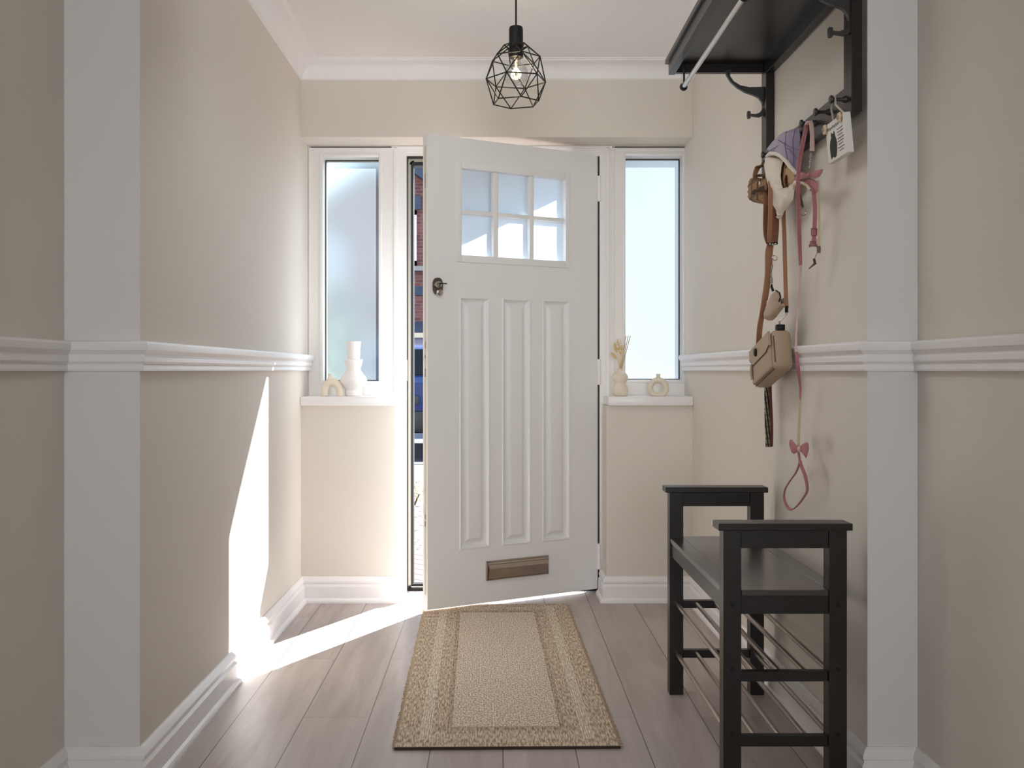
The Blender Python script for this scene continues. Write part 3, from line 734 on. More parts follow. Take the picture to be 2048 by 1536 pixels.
for y0 in (ya, yb-.02):
    b = MB(); b.box(.574, XF, y0, y0+.02, 1.966, 2.000, .0015); b.build('shelf_end', M['wood'], rack, smooth=False)
b = MB(); b.tube([(.586, 2.385, 1.896), (.586, 3.145, 1.900)], .0072, 16); rod = b.build('hat_rod', M['steel'], rack)
for y, z in ((2.378, 1.896), (3.150, 1.900)):
    b = MB(); b.sphere((.586, y, z), .0125, 16); b.build('rod_knob', M['black_metal'], rod)
    yy = y + (.012 if y < 2.6 else -.006)
    b = MB(); b.tube([(.586, yy, z), (.586, yy, 1.97)], .0032, 8); b.build('rod_post', M['black_metal'], rod)
brp = [(498,548),(540,540),(532,590),(560,630),(610,662),(680,676),(836,672),(836,850),(800,885),(760,904),(720,898),(690,893),(690,912),(670,914),(666,884),(668,858),(688,860),(691,880),(730,882),(765,868),(787,830),(778,790),(752,755),(710,735),(650,715),(590,680),(535,630),(506,580)]
pts = [PY(1320+.26042*x, .26042*y, 3.225) for x, y in brp]
for yo in (0, -.785):
    b = MB(); b.prism([(p.x+.0, 3.225+yo-.011, p.z) for p in pts], (0, .013, 0))
    bmesh.ops.bevel(b.bm, geom=[e for e in b.bm.edges if e.is_manifold and e.calc_face_angle(0) > 1.2], offset=.0012, segments=1, affect='EDGES')
    b.build('hook_bracket', M['iron'], rack, ang=50)
for y in (2.46, 2.58, 2.70, 2.83, 2.96, 3.09):
    b = MB(); b.lathe([(0, -.040), (.0095, -.039), (.0105, -.034), (.006, -.030), (.0042, -.024), (.0045, -.010), (.0085, -.004), (.0095, .002)], (XF, y, 1.675), 18, axis='X')
    b.build('peg', M['iron'], rack)

# ------------------------------------------------------------------ pendant lamp
PYY = 3.4; pcx = (1032-VX)*PYY/F
lamp = thing('pendant_lamp', 'black geometric wire cage pendant lamp with round clear bulb', 'lamp', (pcx, PYY, CEIL))
b = MB(); b.tube([(pcx, PYY, 2.16), (pcx, PYY, CEIL)], .0032, 10); b.build('flex', M['black_metal'], lamp)
b = MB(); b.lathe([(0, CEIL), (.048, CEIL), (.048, CEIL-.012), (.040, CEIL-.022), (0, CEIL-.024)], (pcx, PYY, 0), 28); b.build('ceiling_rose', M['black_metal'], lamp)
b = MB(); b.lathe([(0, 2.174), (.016, 2.174), (.022, 2.171), (.0238, 2.164), (.0238, 2.092), (.0243, 2.090), (.0243, 2.069), (.019, 2.066), (0, 2.066)], (pcx, PYY, 0), 28); b.build('lamp_holder', M['black_metal'], lamp)
zc = 1.992
rings = [(.040, zc+.117, 30), (.084, zc+.073, 0), (.1025, zc, 30), (.0795, zc-.075, 0)]
R = []
for r, z, a in rings: R.append([Vector((pcx + r*math.cos(math.radians(60*k+a+41.5)), PYY + r*math.sin(math.radians(60*k+a+41.5)), z)) for k in range(6)])
b = MB(); wr = .0021
def seg(p, q): b.tube([p, q], wr, 6)
for i, ring in enumerate(R):
    for k in range(6): seg(ring[k], ring[(k+1) % 6])
for i in range(3):
    A, B = R[i], R[i+1]
    for k in range(6):
        ds = sorted(range(6), key=lambda j: (A[k]-B[j]).length)[:2]
        for j in ds: seg(A[k], B[j])
for ring in R:
    for v in ring: b.sphere(v, .0027, 6)
for k in range(6):
    a = math.radians(60*k+71.5); seg(R[0][k], Vector((pcx+.024*math.cos(a), PYY+.024*math.sin(a), zc+.105)))
b.build('wire_cage', M['black_metal'], lamp)
bz = 2.012
b = MB(); prof = [(.0, 2.068), (.014, 2.066), (.0145, 2.058)]
for i in range(0, 15):
    a = math.radians(68 - i*(158/14)); prof.append((.041*math.cos(a), bz + .041*math.sin(a)))
prof[-1] = (0, bz-.041)
b.lathe(prof, (pcx, PYY, 0), 32); bulb = b.build('bulb', M['bulb'], lamp)
b = MB()
for k in range(4):
    a = k*math.pi/2+.4
    b.tube([(pcx+.006*math.cos(a), PYY+.006*math.sin(a), bz+.022), (pcx+.010*math.cos(a), PYY+.010*math.sin(a), bz+.004), (pcx+.004*math.cos(a), PYY+.004*math.sin(a), bz-.016)], .0011, 6)
b.build('filament', M['filament'], bulb)
b = MB(); b.tube([(pcx, PYY, 2.066), (pcx, PYY, bz+.022)], [.006, .003], 10); b.build('filament_stem', mat('bulb_stem', rgb(210, 200, 180), .3), bulb)

# ------------------------------------------------------------------ ornaments on the sills
SZ = .90; VY0 = 4.475
# wishbone arch vase
def up(cx, cy, ox, oy, Y): return PY(ox+.1318*cx, oy+.1318*cy, Y)
cz = lambda v: max(v, SZ)
v = thing('arch_vase', 'small cream wishbone shaped vase on the left sill', 'vase', PY(664, 793, VY0).xy.to_3d() + Vector((0, 0, SZ)))
arch = [(455,1150),(448,1100),(455,1040),(480,985),(520,950),(565,938),(610,950),(650,985),(676,1040),(684,1100),(684,1150)]
ap = [up(x, y, 590, 640, VY0) for x, y in arch]; zoff = SZ + .001 - ap[0].z
ap = [p + Vector((0, 0, zoff)) for p in ap]
b = MB(); b.tube(ap, [.0165, .0165, .017, .018, .019, .0195, .019, .018, .017, .0165, .0165], 18); b.build('arch_body', M['vase_cream'], v)
tc_ = ap[4] + Vector((.004, 0, 0))
b = MB(); b.lathe([(.021, -.004), (.016, .010), (.0095, .022), (.0075, .032), (.0088, .040), (.006, .0405), (.005, .03)], tc_, 24); b.build('neck', M['vase_cream'], v)
# stacked white vase
b = MB(); cxv = (707-VX)*4.50/F; s_ = .1318*4.50/F
prof = [(0, 1150), (118, 1150), (128, 1140), (132, 1090), (120, 1060), (150, 1010), (195, 960), (205, 915), (195, 875), (150, 820), (108, 755), (106, 735), (140, 612), (144, 600), (134, 594), (100, 596), (97, 590), (103, 450), (112, 330), (110, 324), (100, 325), (88, 420), (80, 580), (0, 585)]
b.lathe([(r*s_, SZ+.0005+(1150-y)*s_) for r, y in prof], (cxv, 4.50, 0), 40)
tag(b.build('stacked_vase', M['vase_white'], ang=40), 'tall white stacked vase with flared neck, standing against the left window', 'vase')
# double sphere vase with dried stems
bxv = (1240.6-VX)*4.47/F; s_ = .1318*4.47/F
prof = [(0, 1110), (85, 1110), (105, 1095), (122, 1050), (124, 1010), (112, 960), (88, 920), (84, 905), (98, 885), (114, 850), (116, 815), (104, 780), (74, 752), (50, 742), (40, 730), (38, 700), (44, 690), (36, 690), (30, 720), (0, 760)]
b = MB(); b.lathe([(r*s_, SZ+.0005+(1110-y)*s_) for r, y in prof], (bxv, 4.47, 0), 36)
tag(b.build('bubble_vase', M['vase_cream'], ang=50), 'cream two-bulb vase holding dried stems on the right sill', 'vase')
neck = Vector((bxv, 4.47, SZ+(1110-760)*s_))
for i, (tx, dy) in enumerate(((545, .006), (580, -.004), (612, .0))):
    p = PY(1180+.1318*tx, 640+.1318*240, 4.47+dy)
    b = MB(); b.tube([neck+Vector((.001*i-.001, dy*.2, 0)), p], .0017, 8)
    tag(b.build('reed_stick', M['reed']), 'tan %s reed stick standing in the two-bulb vase' % ('leftmost', 'middle', 'rightmost')[i], 'reed', 'reed sticks in the vase')
def stem_things(label, kind, pts, mk):
    b = MB(); P = [neck+Vector((0, .001, .0))] + [up(x, y, 1180, 640, 4.47+d) for x, y, d in pts]
    t = thing(kind, label, 'dried stem', neck, group='dried stems in the vase')
    b.tube(P, .0011, 6); b.build('stem', M['straw'], t); mk(P, t)
def leafy(P, t):
    a = P[-2]; d = (P[-1]-P[-2]); L = d.length; d.normalize(); sd = d.cross(Vector((0, 1, 0))).normalized()
    b = MB(); n = 9
    rows_ = []
    for i in range(n):
        q = i/(n-1); w = .0075*math.sin(math.pi*min(1, q*1.02+.02))**.7+.0004
        c = a + d*L*q*1.15
        rows_.append([b.bm.verts.new(c+sd*w*k+Vector((0, .0025*abs(k)*(1), 0))) for k in (-1, 0, 1)])
    for A, B in zip(rows_, rows_[1:]):
        for j in range(2): b.bm.faces.new((A[j], A[j+1], B[j+1], B[j]))
    b.build('leaf', M['straw'], t)
def grassy(P, t):
    b = MB(); rnd = random.Random(3)
    for i in range(46):
        q = rnd.random(); c = P[-2].lerp(P[-1], q)
        e = c + Vector((rnd.uniform(-1, 1)*.012, rnd.uniform(-1, 1)*.010, rnd.uniform(.002, .014)))
        b.tube([c, e], [.0007, .0004], 4); b.sphere(e, .0016, 6)
    b.build('seed_head', M['straw'], t)
stem_things('broad dried straw leaf leaning furthest left in the two-bulb vase', 'dried_leaf', [(440, 660, 0), (410, 600, -.005), (330, 500, -.008)], leafy)
stem_things('narrow upright dried straw leaf above the broad one in the vase', 'dried_leaf', [(440, 600, 0), (410, 500, -.002), (372, 362, -.004)], leafy)
stem_things('feathery dried grass head in the middle of the two-bulb vase', 'dried_grass', [(460, 640, 0), (450, 520, .002), (425, 305, .004)], grassy)
stem_things('short feathery dried grass beside the reeds in the two-bulb vase', 'dried_grass', [(470, 650, .004), (475, 560, .006), (480, 400, .008)], grassy)
# ring vase
dcx = (1316.4-VX)*4.47/F; s_ = .1318*4.47/F; dz = SZ + (1110-985)*s_
v = thing('ring_vase', 'cream ring shaped vase with a hole on the right sill', 'vase', (dcx, 4.47, SZ))
b = MB(); rm, rt = 120*s_, 43*s_
nu, nv_ = 48, 16; grid = []
for i in range(nu):
    a = 2*math.pi*i/nu; row = []
    for j in range(nv_):
        c = 2*math.pi*j/nv_; rr = rm + rt*math.cos(c)
        row.append(b.bm.verts.new((dcx+rr*math.cos(a), 4.47+rt*1.15*math.sin(c), max(SZ+.0005, dz+rr*math.sin(a)))))
    grid.append(row)
for i in range(nu):
    for j in range(nv_): b.bm.faces.new((grid[i][j], grid[(i+1) % nu][j], grid[(i+1) % nu][(j+1) % nv_], grid[i][(j+1) % nv_]))
b.build('ring_body', M['vase_cream'], v, ang=60)
b = MB(); b.lathe([(36*s_, 0), (31*s_, 14*s_), (30*s_, 55*s_), (33*s_, 66*s_), (24*s_, 66*s_), (22*s_, 20*s_)], (dcx, 4.47, dz+(rm+rt)-.004), 24); b.build('neck', M['vase_cream'], v)

# ------------------------------------------------------------------ things hanging from the rack
# plaque
sg = thing('hanging_plaque', 'small white wooden plaque with black dog silhouette hanging by twine', 'sign', (.845, 2.48, 1.675))
c_nt, c_ft, c_nb, c_fb = Vector((.834, 2.42, 1.634)), Vector((.836, 2.560, 1.634)), Vector((.843, 2.42, 1.538)), Vector((.845, 2.560, 1.538))
b = MB(); b.prism([c_nt, c_ft, c_fb, c_nb], (.016, 0, .0015)); b.build('board', M['sign'], sg, smooth=False)
nS = Vector((-1, 0, -.1)).normalized()
def onS(u, v_, off=.0006):         # u 0..1 near to far edge, v 0..1 bottom to top
    return c_nb.lerp(c_fb, u).lerp(c_nt.lerp(c_ft, u), v_) + nS*off
def flat(b, pts, off=.0006):
    f = b.bm.faces.new([b.bm.verts.new(onS(u, v_, off)) for u, v_ in pts]); return f
# dog silhouette seen from behind, sitting
b = MB(); flat(b, [(.46+(u-.60)*1.4, v_) for u, v_ in [(.86,.06),(.80,.10),(.76,.10),(.72,.05),(.66,.08),(.62,.2),(.60,.38),(.62,.52),(.65,.60),(.66,.70),(.69,.74),(.70,.68),(.75,.68),(.78,.74),(.80,.70),(.80,.60),(.85,.52),(.88,.38),(.88,.18)]])
b.build('dog_silhouette', M['ink_black'], sg, smooth=False)
b = MB(); rnd = random.Random(5)
def script_line(u0, u1, v_, h, wob):
    n = int(abs(u1-u0)*70); P = []
    for i in range(n+1):
        q = i/n; P.append(onS(u0+(u1-u0)*q, v_+h*.5*math.sin(i*wob)*rnd.uniform(.5, 1), .001))
    b.tube(P, .0006, 4)
script_line(.88, .30, .84, .09, 1.1)
for v_, u0, u1 in ((.70, .40, .10), (.62, .41, .08), (.545, .38, .12), (.46, .41, .08), (.385, .40, .10), (.31, .37, .13), (.225, .41, .08), (.15, .36, .14)):
    script_line(u0, u1, v_, .035, 1.7)
b.build('lettering', M['ink'], sg)
for u, v_ in ((.97, .90), (.16, .93)):
    b = MB(); c = onS(u, v_, .004)
    for k in range(9):
        a = 2*math.pi*k/6; rr = .0 if k >= 6 else .008
        b.sphere(c + Vector((-.003 if k >= 6 else 0, rr*math.cos(a), rr*math.sin(a))), .0055, 8, (.7, 1, 1))
    b.build('blossom', M['blossom'], sg)
b = MB(); hk = Vector((.826, 2.462, 1.680))
b.tube([onS(.05, .98, -.004), Vector((.826, 2.452, 1.66)), hk + Vector((0, -.003, .004)), hk + Vector((0, .006, .002)), Vector((.828, 2.49, 1.66)), onS(.62, .98, -.004)], .0026, 8)
b.build('twine', M['twine'], sg)

def hx(x, y, X): return PX(x, y, X)
# lilac dog coat with fleece lining
coat = thing('dog_coat', 'lilac quilted dog coat with cream fleece lining hanging from a peg', 'dog coat', hx(1585, 262, .835))
to = lambda X: (lambda a, c: PX(a, c, X))
b = MB(); b.puffy([(1534,311),(1541,297),(1551,284),(1562,273),(1572,264),(1583,259),(1598,256),(1600,272),(1599,300),(1597,325),(1596,349),(1588,341),(1578,328),(1570,316),(1560,309),(1547,306)], to(.838), (-1, -.25, 0), .030, 5, .8)
b.build('quilted_shell', M['lilac'], coat, ang=60)
b = MB()
for l in (((1541,300),(1560,290),(1580,300),(1597,322)), ((1556,280),(1572,290),(1597,300)), ((1572,266),(1570,290),(1575,322)), ((1590,258),(1586,280),(1588,335))):
    b.tube([PX(x, y, .806+.004*i) for i, (x, y) in enumerate(l)], .0012, 5)
b.build('quilt_stitch', mat('lilac_stitch', rgb(112, 100, 124), .8), coat)
b = MB(); b.puffy([(1533,314),(1545,309),(1556,312),(1566,322),(1563,335),(1561,352),(1563,368),(1567,379),(1574,374),(1580,378),(1588,362),(1594,352),(1590,372),(1588,386),(1586,400),(1578,410),(1568,424),(1561,440),(1557,436),(1556,424),(1550,408),(1545,392),(1540,374),(1534,352),(1532,332)], to(.832), (-1, -.2, 0), .016, 5, .5, lump=.004)
b.build('fleece_lining', M['fleece'], coat, ang=70)
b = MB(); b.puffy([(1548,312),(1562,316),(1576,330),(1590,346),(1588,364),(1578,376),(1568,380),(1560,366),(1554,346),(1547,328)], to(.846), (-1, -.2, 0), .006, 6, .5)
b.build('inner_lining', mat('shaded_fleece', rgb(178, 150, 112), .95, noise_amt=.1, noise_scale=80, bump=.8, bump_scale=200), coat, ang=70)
b = MB(); P = [(1533,312),(1540,307),(1551,307),(1562,312),(1572,322),(1582,335),(1594,348)]
b.tube([PX(x, y, .812) for x, y in P], [.004, .006, .006, .006, .006, .006, .004], 10); b.build('fleece_trim', M['fleece'], coat)
b = MB(); b.ribbon([PX(1571, 352, .835), PX(1569, 364, .835), PX(1571, 376, .835)], .022, (.3, 1, 0), .003); b.build('leash_slot', M['tan_edge'], coat)
b = MB(); b.ribbon([PX(1596, 256, .845), PX(1606, 246, .835), PX(1610, 243, .83)], .010, (0, 1, 0), .003); b.build('hanging_loop', M['lilac'], coat)

# camel check harness on the far side
hr = thing('check_harness', 'camel check dog harness with dark straps hanging behind the dog coat', 'dog harness', hx(1531, 325, .84))
b = MB()
o_ = [(1500,385),(1501,372),(1504,360),(1509,353),(1520,356),(1532,357),(1534,380),(1534,402),(1531,408),(1518,407),(1506,404),(1501,397)]
b.puffy(o_, to(.815), (-1, -.3, 0), .022, 6, .6); b.build('chest_band', M['camel'], hr, ang=60)
b = MB(); b.puffy([(1502,391),(1506,380),(1518,374),(1530,371),(1528,380),(1516,388),(1506,400)], to(.800), (-1, -.3, 0), .010, 5, .6); b.build('padded_lining', mat('dark_brown_lining', rgb(70, 44, 32), .9), hr)
b = MB(); b.ribbon([PX(1510, 358, .80), PX(1511, 345, .80), PX(1517, 334, .81), PX(1526, 331, .82), PX(1533, 322, .84), PX(1545, 300, .85)], .018, (1, .6, 0), .004); b.build('strap', M['camel'], hr)
b = MB(); b.ribbon([PX(1517, 352, .81), PX(1524, 350, .815), PX(1530, 356, .82)], .016, (1, .6, 0), .005); b.build('handle', mat('dark_strap', rgb(76, 54, 38), .9), hr)
b = MB()
for k in range(3): b.box(.7925, .795, 0, .004, -.010, .010); b.xf(Matrix.Translation(PX(1513.5+3*k, 369.5, .80)-Vector((.7945, 0, 0))) @ Matrix.Rotation(.2, 4, 'X'), since=8*k)
b.build('label_stripes', M['vase_white'], hr, smooth=False)

# tan corduroy lead pair on its own peg
ld = thing('corduroy_lead', 'tan corduroy dog lead folded double with chrome rings, below the dog coat', 'dog lead', hx(1545, 330, .83))
b = MB(); b.ribbon([PX(1537, 330, .845), PX(1536, 400, .815), PX(1535, 440, .812), PX(1536, 470, .812), PX(1541, 487, .815)], .030, (1, .35, 0), .005)
b.ribbon([PX(1552, 335, .848), PX(1550, 420, .83), PX(1550, 455, .828), PX(1547, 487, .822)], .026, (1, .35, 0), .005); b.build('webbing', M['tan_edge'], ld)
b = MB(); b.ribbon([PX(1541, 335, .84), PX(1541, 400, .802), PX(1540, 445, .80), PX(1539, 470, .80), PX(1540, 484, .805)], .014, (1, .35, 0), .004); b.build('padded_strip', M['tan'], ld)
b = MB(); b.tube([PX(1536, 488, .81), PX(1545, 488, .81), PX(1554, 486, .82)], .0045, 10); b.build('metal_bar', M['black_metal'], ld)
b = MB()
for x, y, X in ((1541, 488, .805), (1546, 489, .805), (1551, 488, .81)): b.sphere(PX(x, y, X), .0035, 8)
b.build('stud', M['steel'], ld)
b = MB(); c = PX(1549.5, 516, .815); b.tube([c + Vector((.0065*math.cos(k*math.pi/8), .002*math.sin(k*math.pi/8), .0075*math.sin(k*math.pi/8))) for k in range(16)], .0014, 8, closed=True); b.build('ring', M['steel'], ld)
b = MB(); b.ribbon([PX(1541, 488, .815), PX(1538, 505, .812), PX(1537, 540, .81), PX(1535, 565, .81), PX(1530, 600, .805)], [.022, .026, .024, .020, .018], (1, .35, 0), .004); b.build('gathered_end', M['tan'], ld)
b = MB(); b.tube([PX(1545, 530, .815), PX(1542, 545, .815), PX(1543.5, 556, .815)], .0022, 8); b.tube([PX(1543, 556, .815), PX(1543.5, 567, .815)], .004, 8); b.build('swivel_clip', M['steel'], ld)

# treat pouch
po = thing('treat_pouch', 'small taupe pouch with flap clipped above the shoulder bag', 'pouch', hx(1548, 575, .81))
b = MB(); b.puffy([(1530,634),(1533,620),(1540,603),(1547,587),(1552,581),(1558,585),(1561,598),(1562,612),(1566,606),(1570,612),(1562,622),(1553,634),(1545,641),(1535,641)], to(.815), (-1, -.5, 0), .020, 4.5, .8); b.build('pouch_body', M['bag'], po, ang=60)
b = MB(); b.puffy([(1558,606),(1566,596),(1572,592),(1572,606),(1566,616),(1560,618)], to(.828), (-1, -.4, 0), .012, 4, .8); b.build('pouch_flap', M['bag_dark'], po, ang=60)
b = MB(); b.tube([PX(1552, 581, .805), PX(1559, 586, .805), PX(1561, 594, .808), PX(1558, 603, .808)], .0024, 8); b.build('zip', M['black_metal'], po)
b = MB(); b.tube([PX(1543.5, 568, .812), PX(1543, 574, .812), PX(1546, 581, .812)], [.002, .004, .004], 8); b.build('clip', M['black_metal'], po)

# shoulder bag
bag = thing('shoulder_bag', 'taupe box shoulder bag with front flap hanging on tan strap', 'bag', (.822, 2.99, 1.06))
bag2 = Matrix.Translation(Vector((.794, 2.872, 1.020))) @ Matrix.Rotation(math.radians(-14.5), 4, 'X')   # origin: near bottom front corner
BW, BH, BD = .248, .118, .056
b = MB()
b.box(0, BD, 0, BW, 0, BH, .016, 4); b.xf(bag2); b.build('bag_body', M['bag'], bag, ang=50)
b = MB(); b.box(-.007, .004, .018, BW-.018, .006, BH-.022, .006, 3); b.xf(bag2); pk = b.build('front_pocket', M['bag'], bag, ang=50)
b = MB(); b.prism([(-.0095, y, z) for y, z in ((.012, BH-.004), (BW-.012, BH-.004), (BW-.012, BH-.03), (BW-.05, BH-.056), (.05, BH-.056), (.012, BH-.045))], (.007, 0, 0)); b.xf(bag2); b.build('flap', M['bag'], bag, ang=50)
b = MB(); b.tube([(-.0095, .012, BH-.045), (-.0095, .05, BH-.057), (-.0095, BW-.05, BH-.057), (-.0095, BW-.012, BH-.031)], .0012, 6); b.tube([(.0035, .020, .0035), (.0035, BW-.020, .0035)], .0016, 6); b.tube([(.0035, .0035, .020), (.0035, .0035, BH-.020)], .0014, 6); b.xf(bag2); b.build('seam', M['seam'], bag)
b = MB(); b.lathe([(0, -.016), (.010, -.015), (.0125, -.012), (.0125, -.006)], (0, BW*.62, BH-.028), 20, axis='X'); b.xf(bag2); b.build('turn_clasp', M['black_metal'], bag)
b = MB(); b.ribbon([(-.010, BW-.035, BH-.05), (-.011, BW-.03, BH-.07), (-.009, BW-.028, BH-.095)], .018, (0, 1, 0), .003); b.xf(bag2); b.build('pull_strap', M['bag_dark'], bag)
eN = bag2 @ Vector((BD*.45, .012, BH+.004)); eF = bag2 @ Vector((BD*.45, BW-.02, BH+.004))
for e in (eN, eF):
    b = MB(); b.box(-.010, .014, -.010, .012, -.006, .012, .003); b.xf(Matrix.Translation(e)); b.build('strap_tab', M['black_metal'], bag)
b = MB(); b.tube([eN + Vector((0, 0, .008)), eN+Vector((.001, .004, .022)), PX(1572.5, 630, .83), PX(1573, 624, .83)], [.004, .0022, .0022, .0035], 8); b.build('swivel_hook', M['steel'], bag)
b = MB(); b.tube([PX(1573, 625, .83), PX(1573, 612, .83)], .0048, 10); b.build('strap_end', M['black_metal'], bag)
b = MB(); b.ribbon([PX(1573, 616, .83), PX(1571.5, 580, .832), PX(1570, 530, .834), PX(1568.5, 470, .838), PX(1567, 430, .842), PX(1569, 380, .845), PX(1578, 300, .842), PX(1588, 262, .832)], .0125, (1, .25, 0), .004); b.build('shoulder_strap', M['tan'], bag)
b = MB(); b.ribbon([eF + Vector((-.004, .01, .0)), PX(1519.5, 655, .805), PX(1524, 630, .805), PX(1530, 590, .808), PX(1534, 560, .812), PX(1538, 520, .82), PX(1544, 470, .835), PX(1552, 400, .846), PX(1565, 320, .845), PX(1584, 262, .832)], .0175, (1, .3, 0), .004); b.build('shoulder_strap', M['tan'], bag)

# tartan lead under the bag
tl = thing('tartan_lead', 'black and cream tartan lead strap hanging below the shoulder bag', 'dog lead', hx(1537, 800, .84))
b = MB(); b.ribbon([PX(1533.5, 712, .853), PX(1534, 740, .852), PX(1534.5, 780, .848), PX(1535, 830, .846), PX(1537, 894, .846)], .0195, (1, .25, 0), .003); b.build('strap', M['plaid'], tl)
b = MB(); b.ribbon([PX(1540, 720, .852), PX(1541, 790, .85), PX(1543.5, 850, .85), PX(1543, 893, .85)], .010, (1, .5, 0), .003); b.build('backing', mat('maroon_backing', rgb(96, 52, 50), .9), tl)

# pink lead with bow
pk = thing('pink_lead', 'long pink and cream dog lead with bow and hand loop, hanging from a peg', 'dog lead', hx(1615, 246, .82))
b = MB(); b.ribbon([PX(1613, 252, .815), PX(1606, 285, .80), PX(1600, 315, .80), PX(1597, 345, .80), PX(1596, 375, .80), PX(1597, 420, .82), PX(1598.5, 470, .83), PX(1601, 530, .84)], [.011, .012, .012, .010, .0115, .0115, .0115, .010], (1, .2, 0), .0035); b.build('upper_strap', M['pink'], pk)
b = MB(); b.ribbon([PX(1601, 525, .84), PX(1599.5, 575, .842), PX(1595.5, 620, .84), PX(1592.5, 670, .825), PX(1592, 705, .815)], [.010, .006, .006, .005, .006], (1, .2, 0), .003); b.build('middle_strap', M['pale_pink'], pk)
b = MB(); b.ribbon([PX(1593, 704, .813), PX(1596, 735, .815), PX(1600.5, 775, .84), PX(1600, 800, .842)], [.008, .010, .006, .004], (1, .2, 0), .003); b.build('twisted_strap', M['pink'], pk)
b = MB(); b.ribbon([PX(1600, 798, .842), PX(1599, 830, .842), PX(1597, 870, .840), PX(1596.5, 905, .838)], [.005, .008, .0085, .008], (1, .2, 0), .003); b.build('lower_strap', M['cream_edge'], pk)
b = MB(); b.ribbon([PX(1612.5, 250, .815), PX(1617, 244, .81), PX(1622, 247, .815), PX(1624.5, 275, .82), PX(1624, 302, .82)], [.010, .010, .011, .011, .013], (1, .2, 0), .0035); b.build('clip_strap', M['pale_pink'], pk)
b = MB()
for k in range(6): b.sphere(PX(1622-.3*k, 307+5.2*k, .822), .0040 if k % 2 else .0032, 8, (1, 1, 1.2))
b.build('trigger_clip', M['steel'], pk)
for sx in (-1, 1):
    b = MB()
    b.puffy([(1598,900),(1598,894),(1598+sx*6,889),(1598+sx*14,884 if sx > 0 else 879),(1598+sx*19,886 if sx > 0 else 880),(1598+sx*20,898 if sx > 0 else 890),(1598+sx*15,917 if sx > 0 else 905),(1598+sx*10,911 if sx > 0 else 908),(1598+sx*5,905)], to(.832), (-.5, -1, 0), .007, 3, .8)
    b.build('bow_loop', M['pink'], pk, ang=60)
b = MB(); b.sphere(PX(1598, 898, .826), .005, 10, (1, 1, 1.6)); b.build('bow_knot', M['pale_pink'], pk)
b = MB(); b.ribbon([PX(1597, 905, .836), PX(1599, 925, .836), PX(1592, 945, .836), PX(1580, 962, .836), PX(1570, 980, .836), PX(1568.5, 998, .836), PX(1575, 1014, .836), PX(1584, 1019, .836), PX(1594, 1012, .836), PX(1606, 997, .838), PX(1614.5, 980, .838), PX(1611, 955, .838), PX(1604, 935, .838), PX(1600, 920, .837)],
                   [.009, .010, .008, .007, .008, .009, .010, .010, .012, .012, .011, .013, .012, .009], (.8, .8, .2), .003); b.build('hand_loop', M['pink'], pk)

# pink harness with bow
ph = thing('pink_harness', 'pink bow-tie dog harness with cream lining and plastic buckle, hanging from clip', 'dog harness', hx(1620, 345, .82))
for sx in (-1, 1):
    b = MB()
    P = [(1617,350),(1612,345),(1600,344),(1592,352),(1585,362),(1592,361),(1604,357),(1616,354)] if sx < 0 else [(1617,350),(1625,343),(1637,340),(1646,338),(1645,345),(1639,354),(1630,357),(1618,354)]
    b.puffy(P, to(.818), (-.6, -1, .2), .010, 3.5, .8); b.build('bow_loop', M['pink'], ph, ang=60)
b = MB(); b.sphere(PX(1617, 350, .812), .0055, 10, (1, 1, 1.2)); b.build('bow_knot', M['pink'], ph)
b = MB(); b.puffy([(1604,361),(1616,355),(1630,360),(1637,368),(1636,382),(1630,388),(1624,384),(1618,373),(1610,368)], to(.83), (-.6, -1, 0), .006, 4, .6); b.build('chest_panel', M['pink'], ph, ang=60)
b = MB(); b.tube([PX(1588, 378, .825), PX(1589, 370, .822), PX(1596, 365, .82), PX(1606, 366, .82), PX(1614, 371, .82), PX(1621, 380, .823)], .004, 8)
b.tube([PX(1636, 362, .835), PX(1637, 374, .838), PX(1633, 386, .838)], .0035, 8); b.build('cream_binding', M['cream_edge'], ph)
b = MB(); b.ribbon([PX(1626, 376, .825), PX(1629, 400, .83), PX(1630, 430, .83), PX(1628.5, 460, .83), PX(1627.5, 482, .83)], .0115, (1, .2, 0), .0035); b.build('girth_strap', M['pink'], ph)
b = MB(); c = PX(1628.3, 464, .826); b.tube([c+Vector((-.007, 0, .009)), c+Vector((.007, 0, .009)), c+Vector((.007, 0, -.009)), c+Vector((-.007, 0, -.009))], .0016, 8, closed=True); b.build('slider', M['pink_dark'], ph)
b = MB(); c = PX(1626.3, 487, .828); b.box(-.0085, .0085, -.003, .003, -.008, .007, .002); b.box(-.011, -.008, -.002, .002, -.010, -.002, .001); b.box(.008, .011, -.002, .002, -.010, -.002, .001); b.xf(Matrix.Translation(c)); b.build('buckle', M['pink_dark'], ph)
b = MB(); b.ribbon([PX(1636, 380, .845), PX(1638, 430, .85), PX(1638, 480, .85), PX(1637.5, 494, .85)], .0075, (1, .3, 0), .003); b.build('adjuster_strap', M['cream_edge'], ph)
b = MB(); b.ribbon([PX(1633, 478, .85), PX(1637, 496, .848), PX(1632, 510, .845), PX(1628, 520, .843)], .004, (1, .2, 0), .0025); b.build('tie_cord', M['pale_pink'], ph)
b = MB(); b.box(-.005, .005, -.003, .003, -.009, .009, .002); b.xf(Matrix.Translation(PX(1637.5, 499, .846))); b.build('cord_lock', mat('grey_brown_toggle', rgb(110, 92, 78), .5), ph)
b = MB(); b.tube([PX(1628, 519, .842), PX(1630, 527, .842), PX(1624, 532, .842), PX(1618.5, 537, .842)], [.004, .004, .0026, .0018], 8); b.build('end_clip', mat('grey_metal', rgb(96, 86, 76), .4, metal=.7), ph)
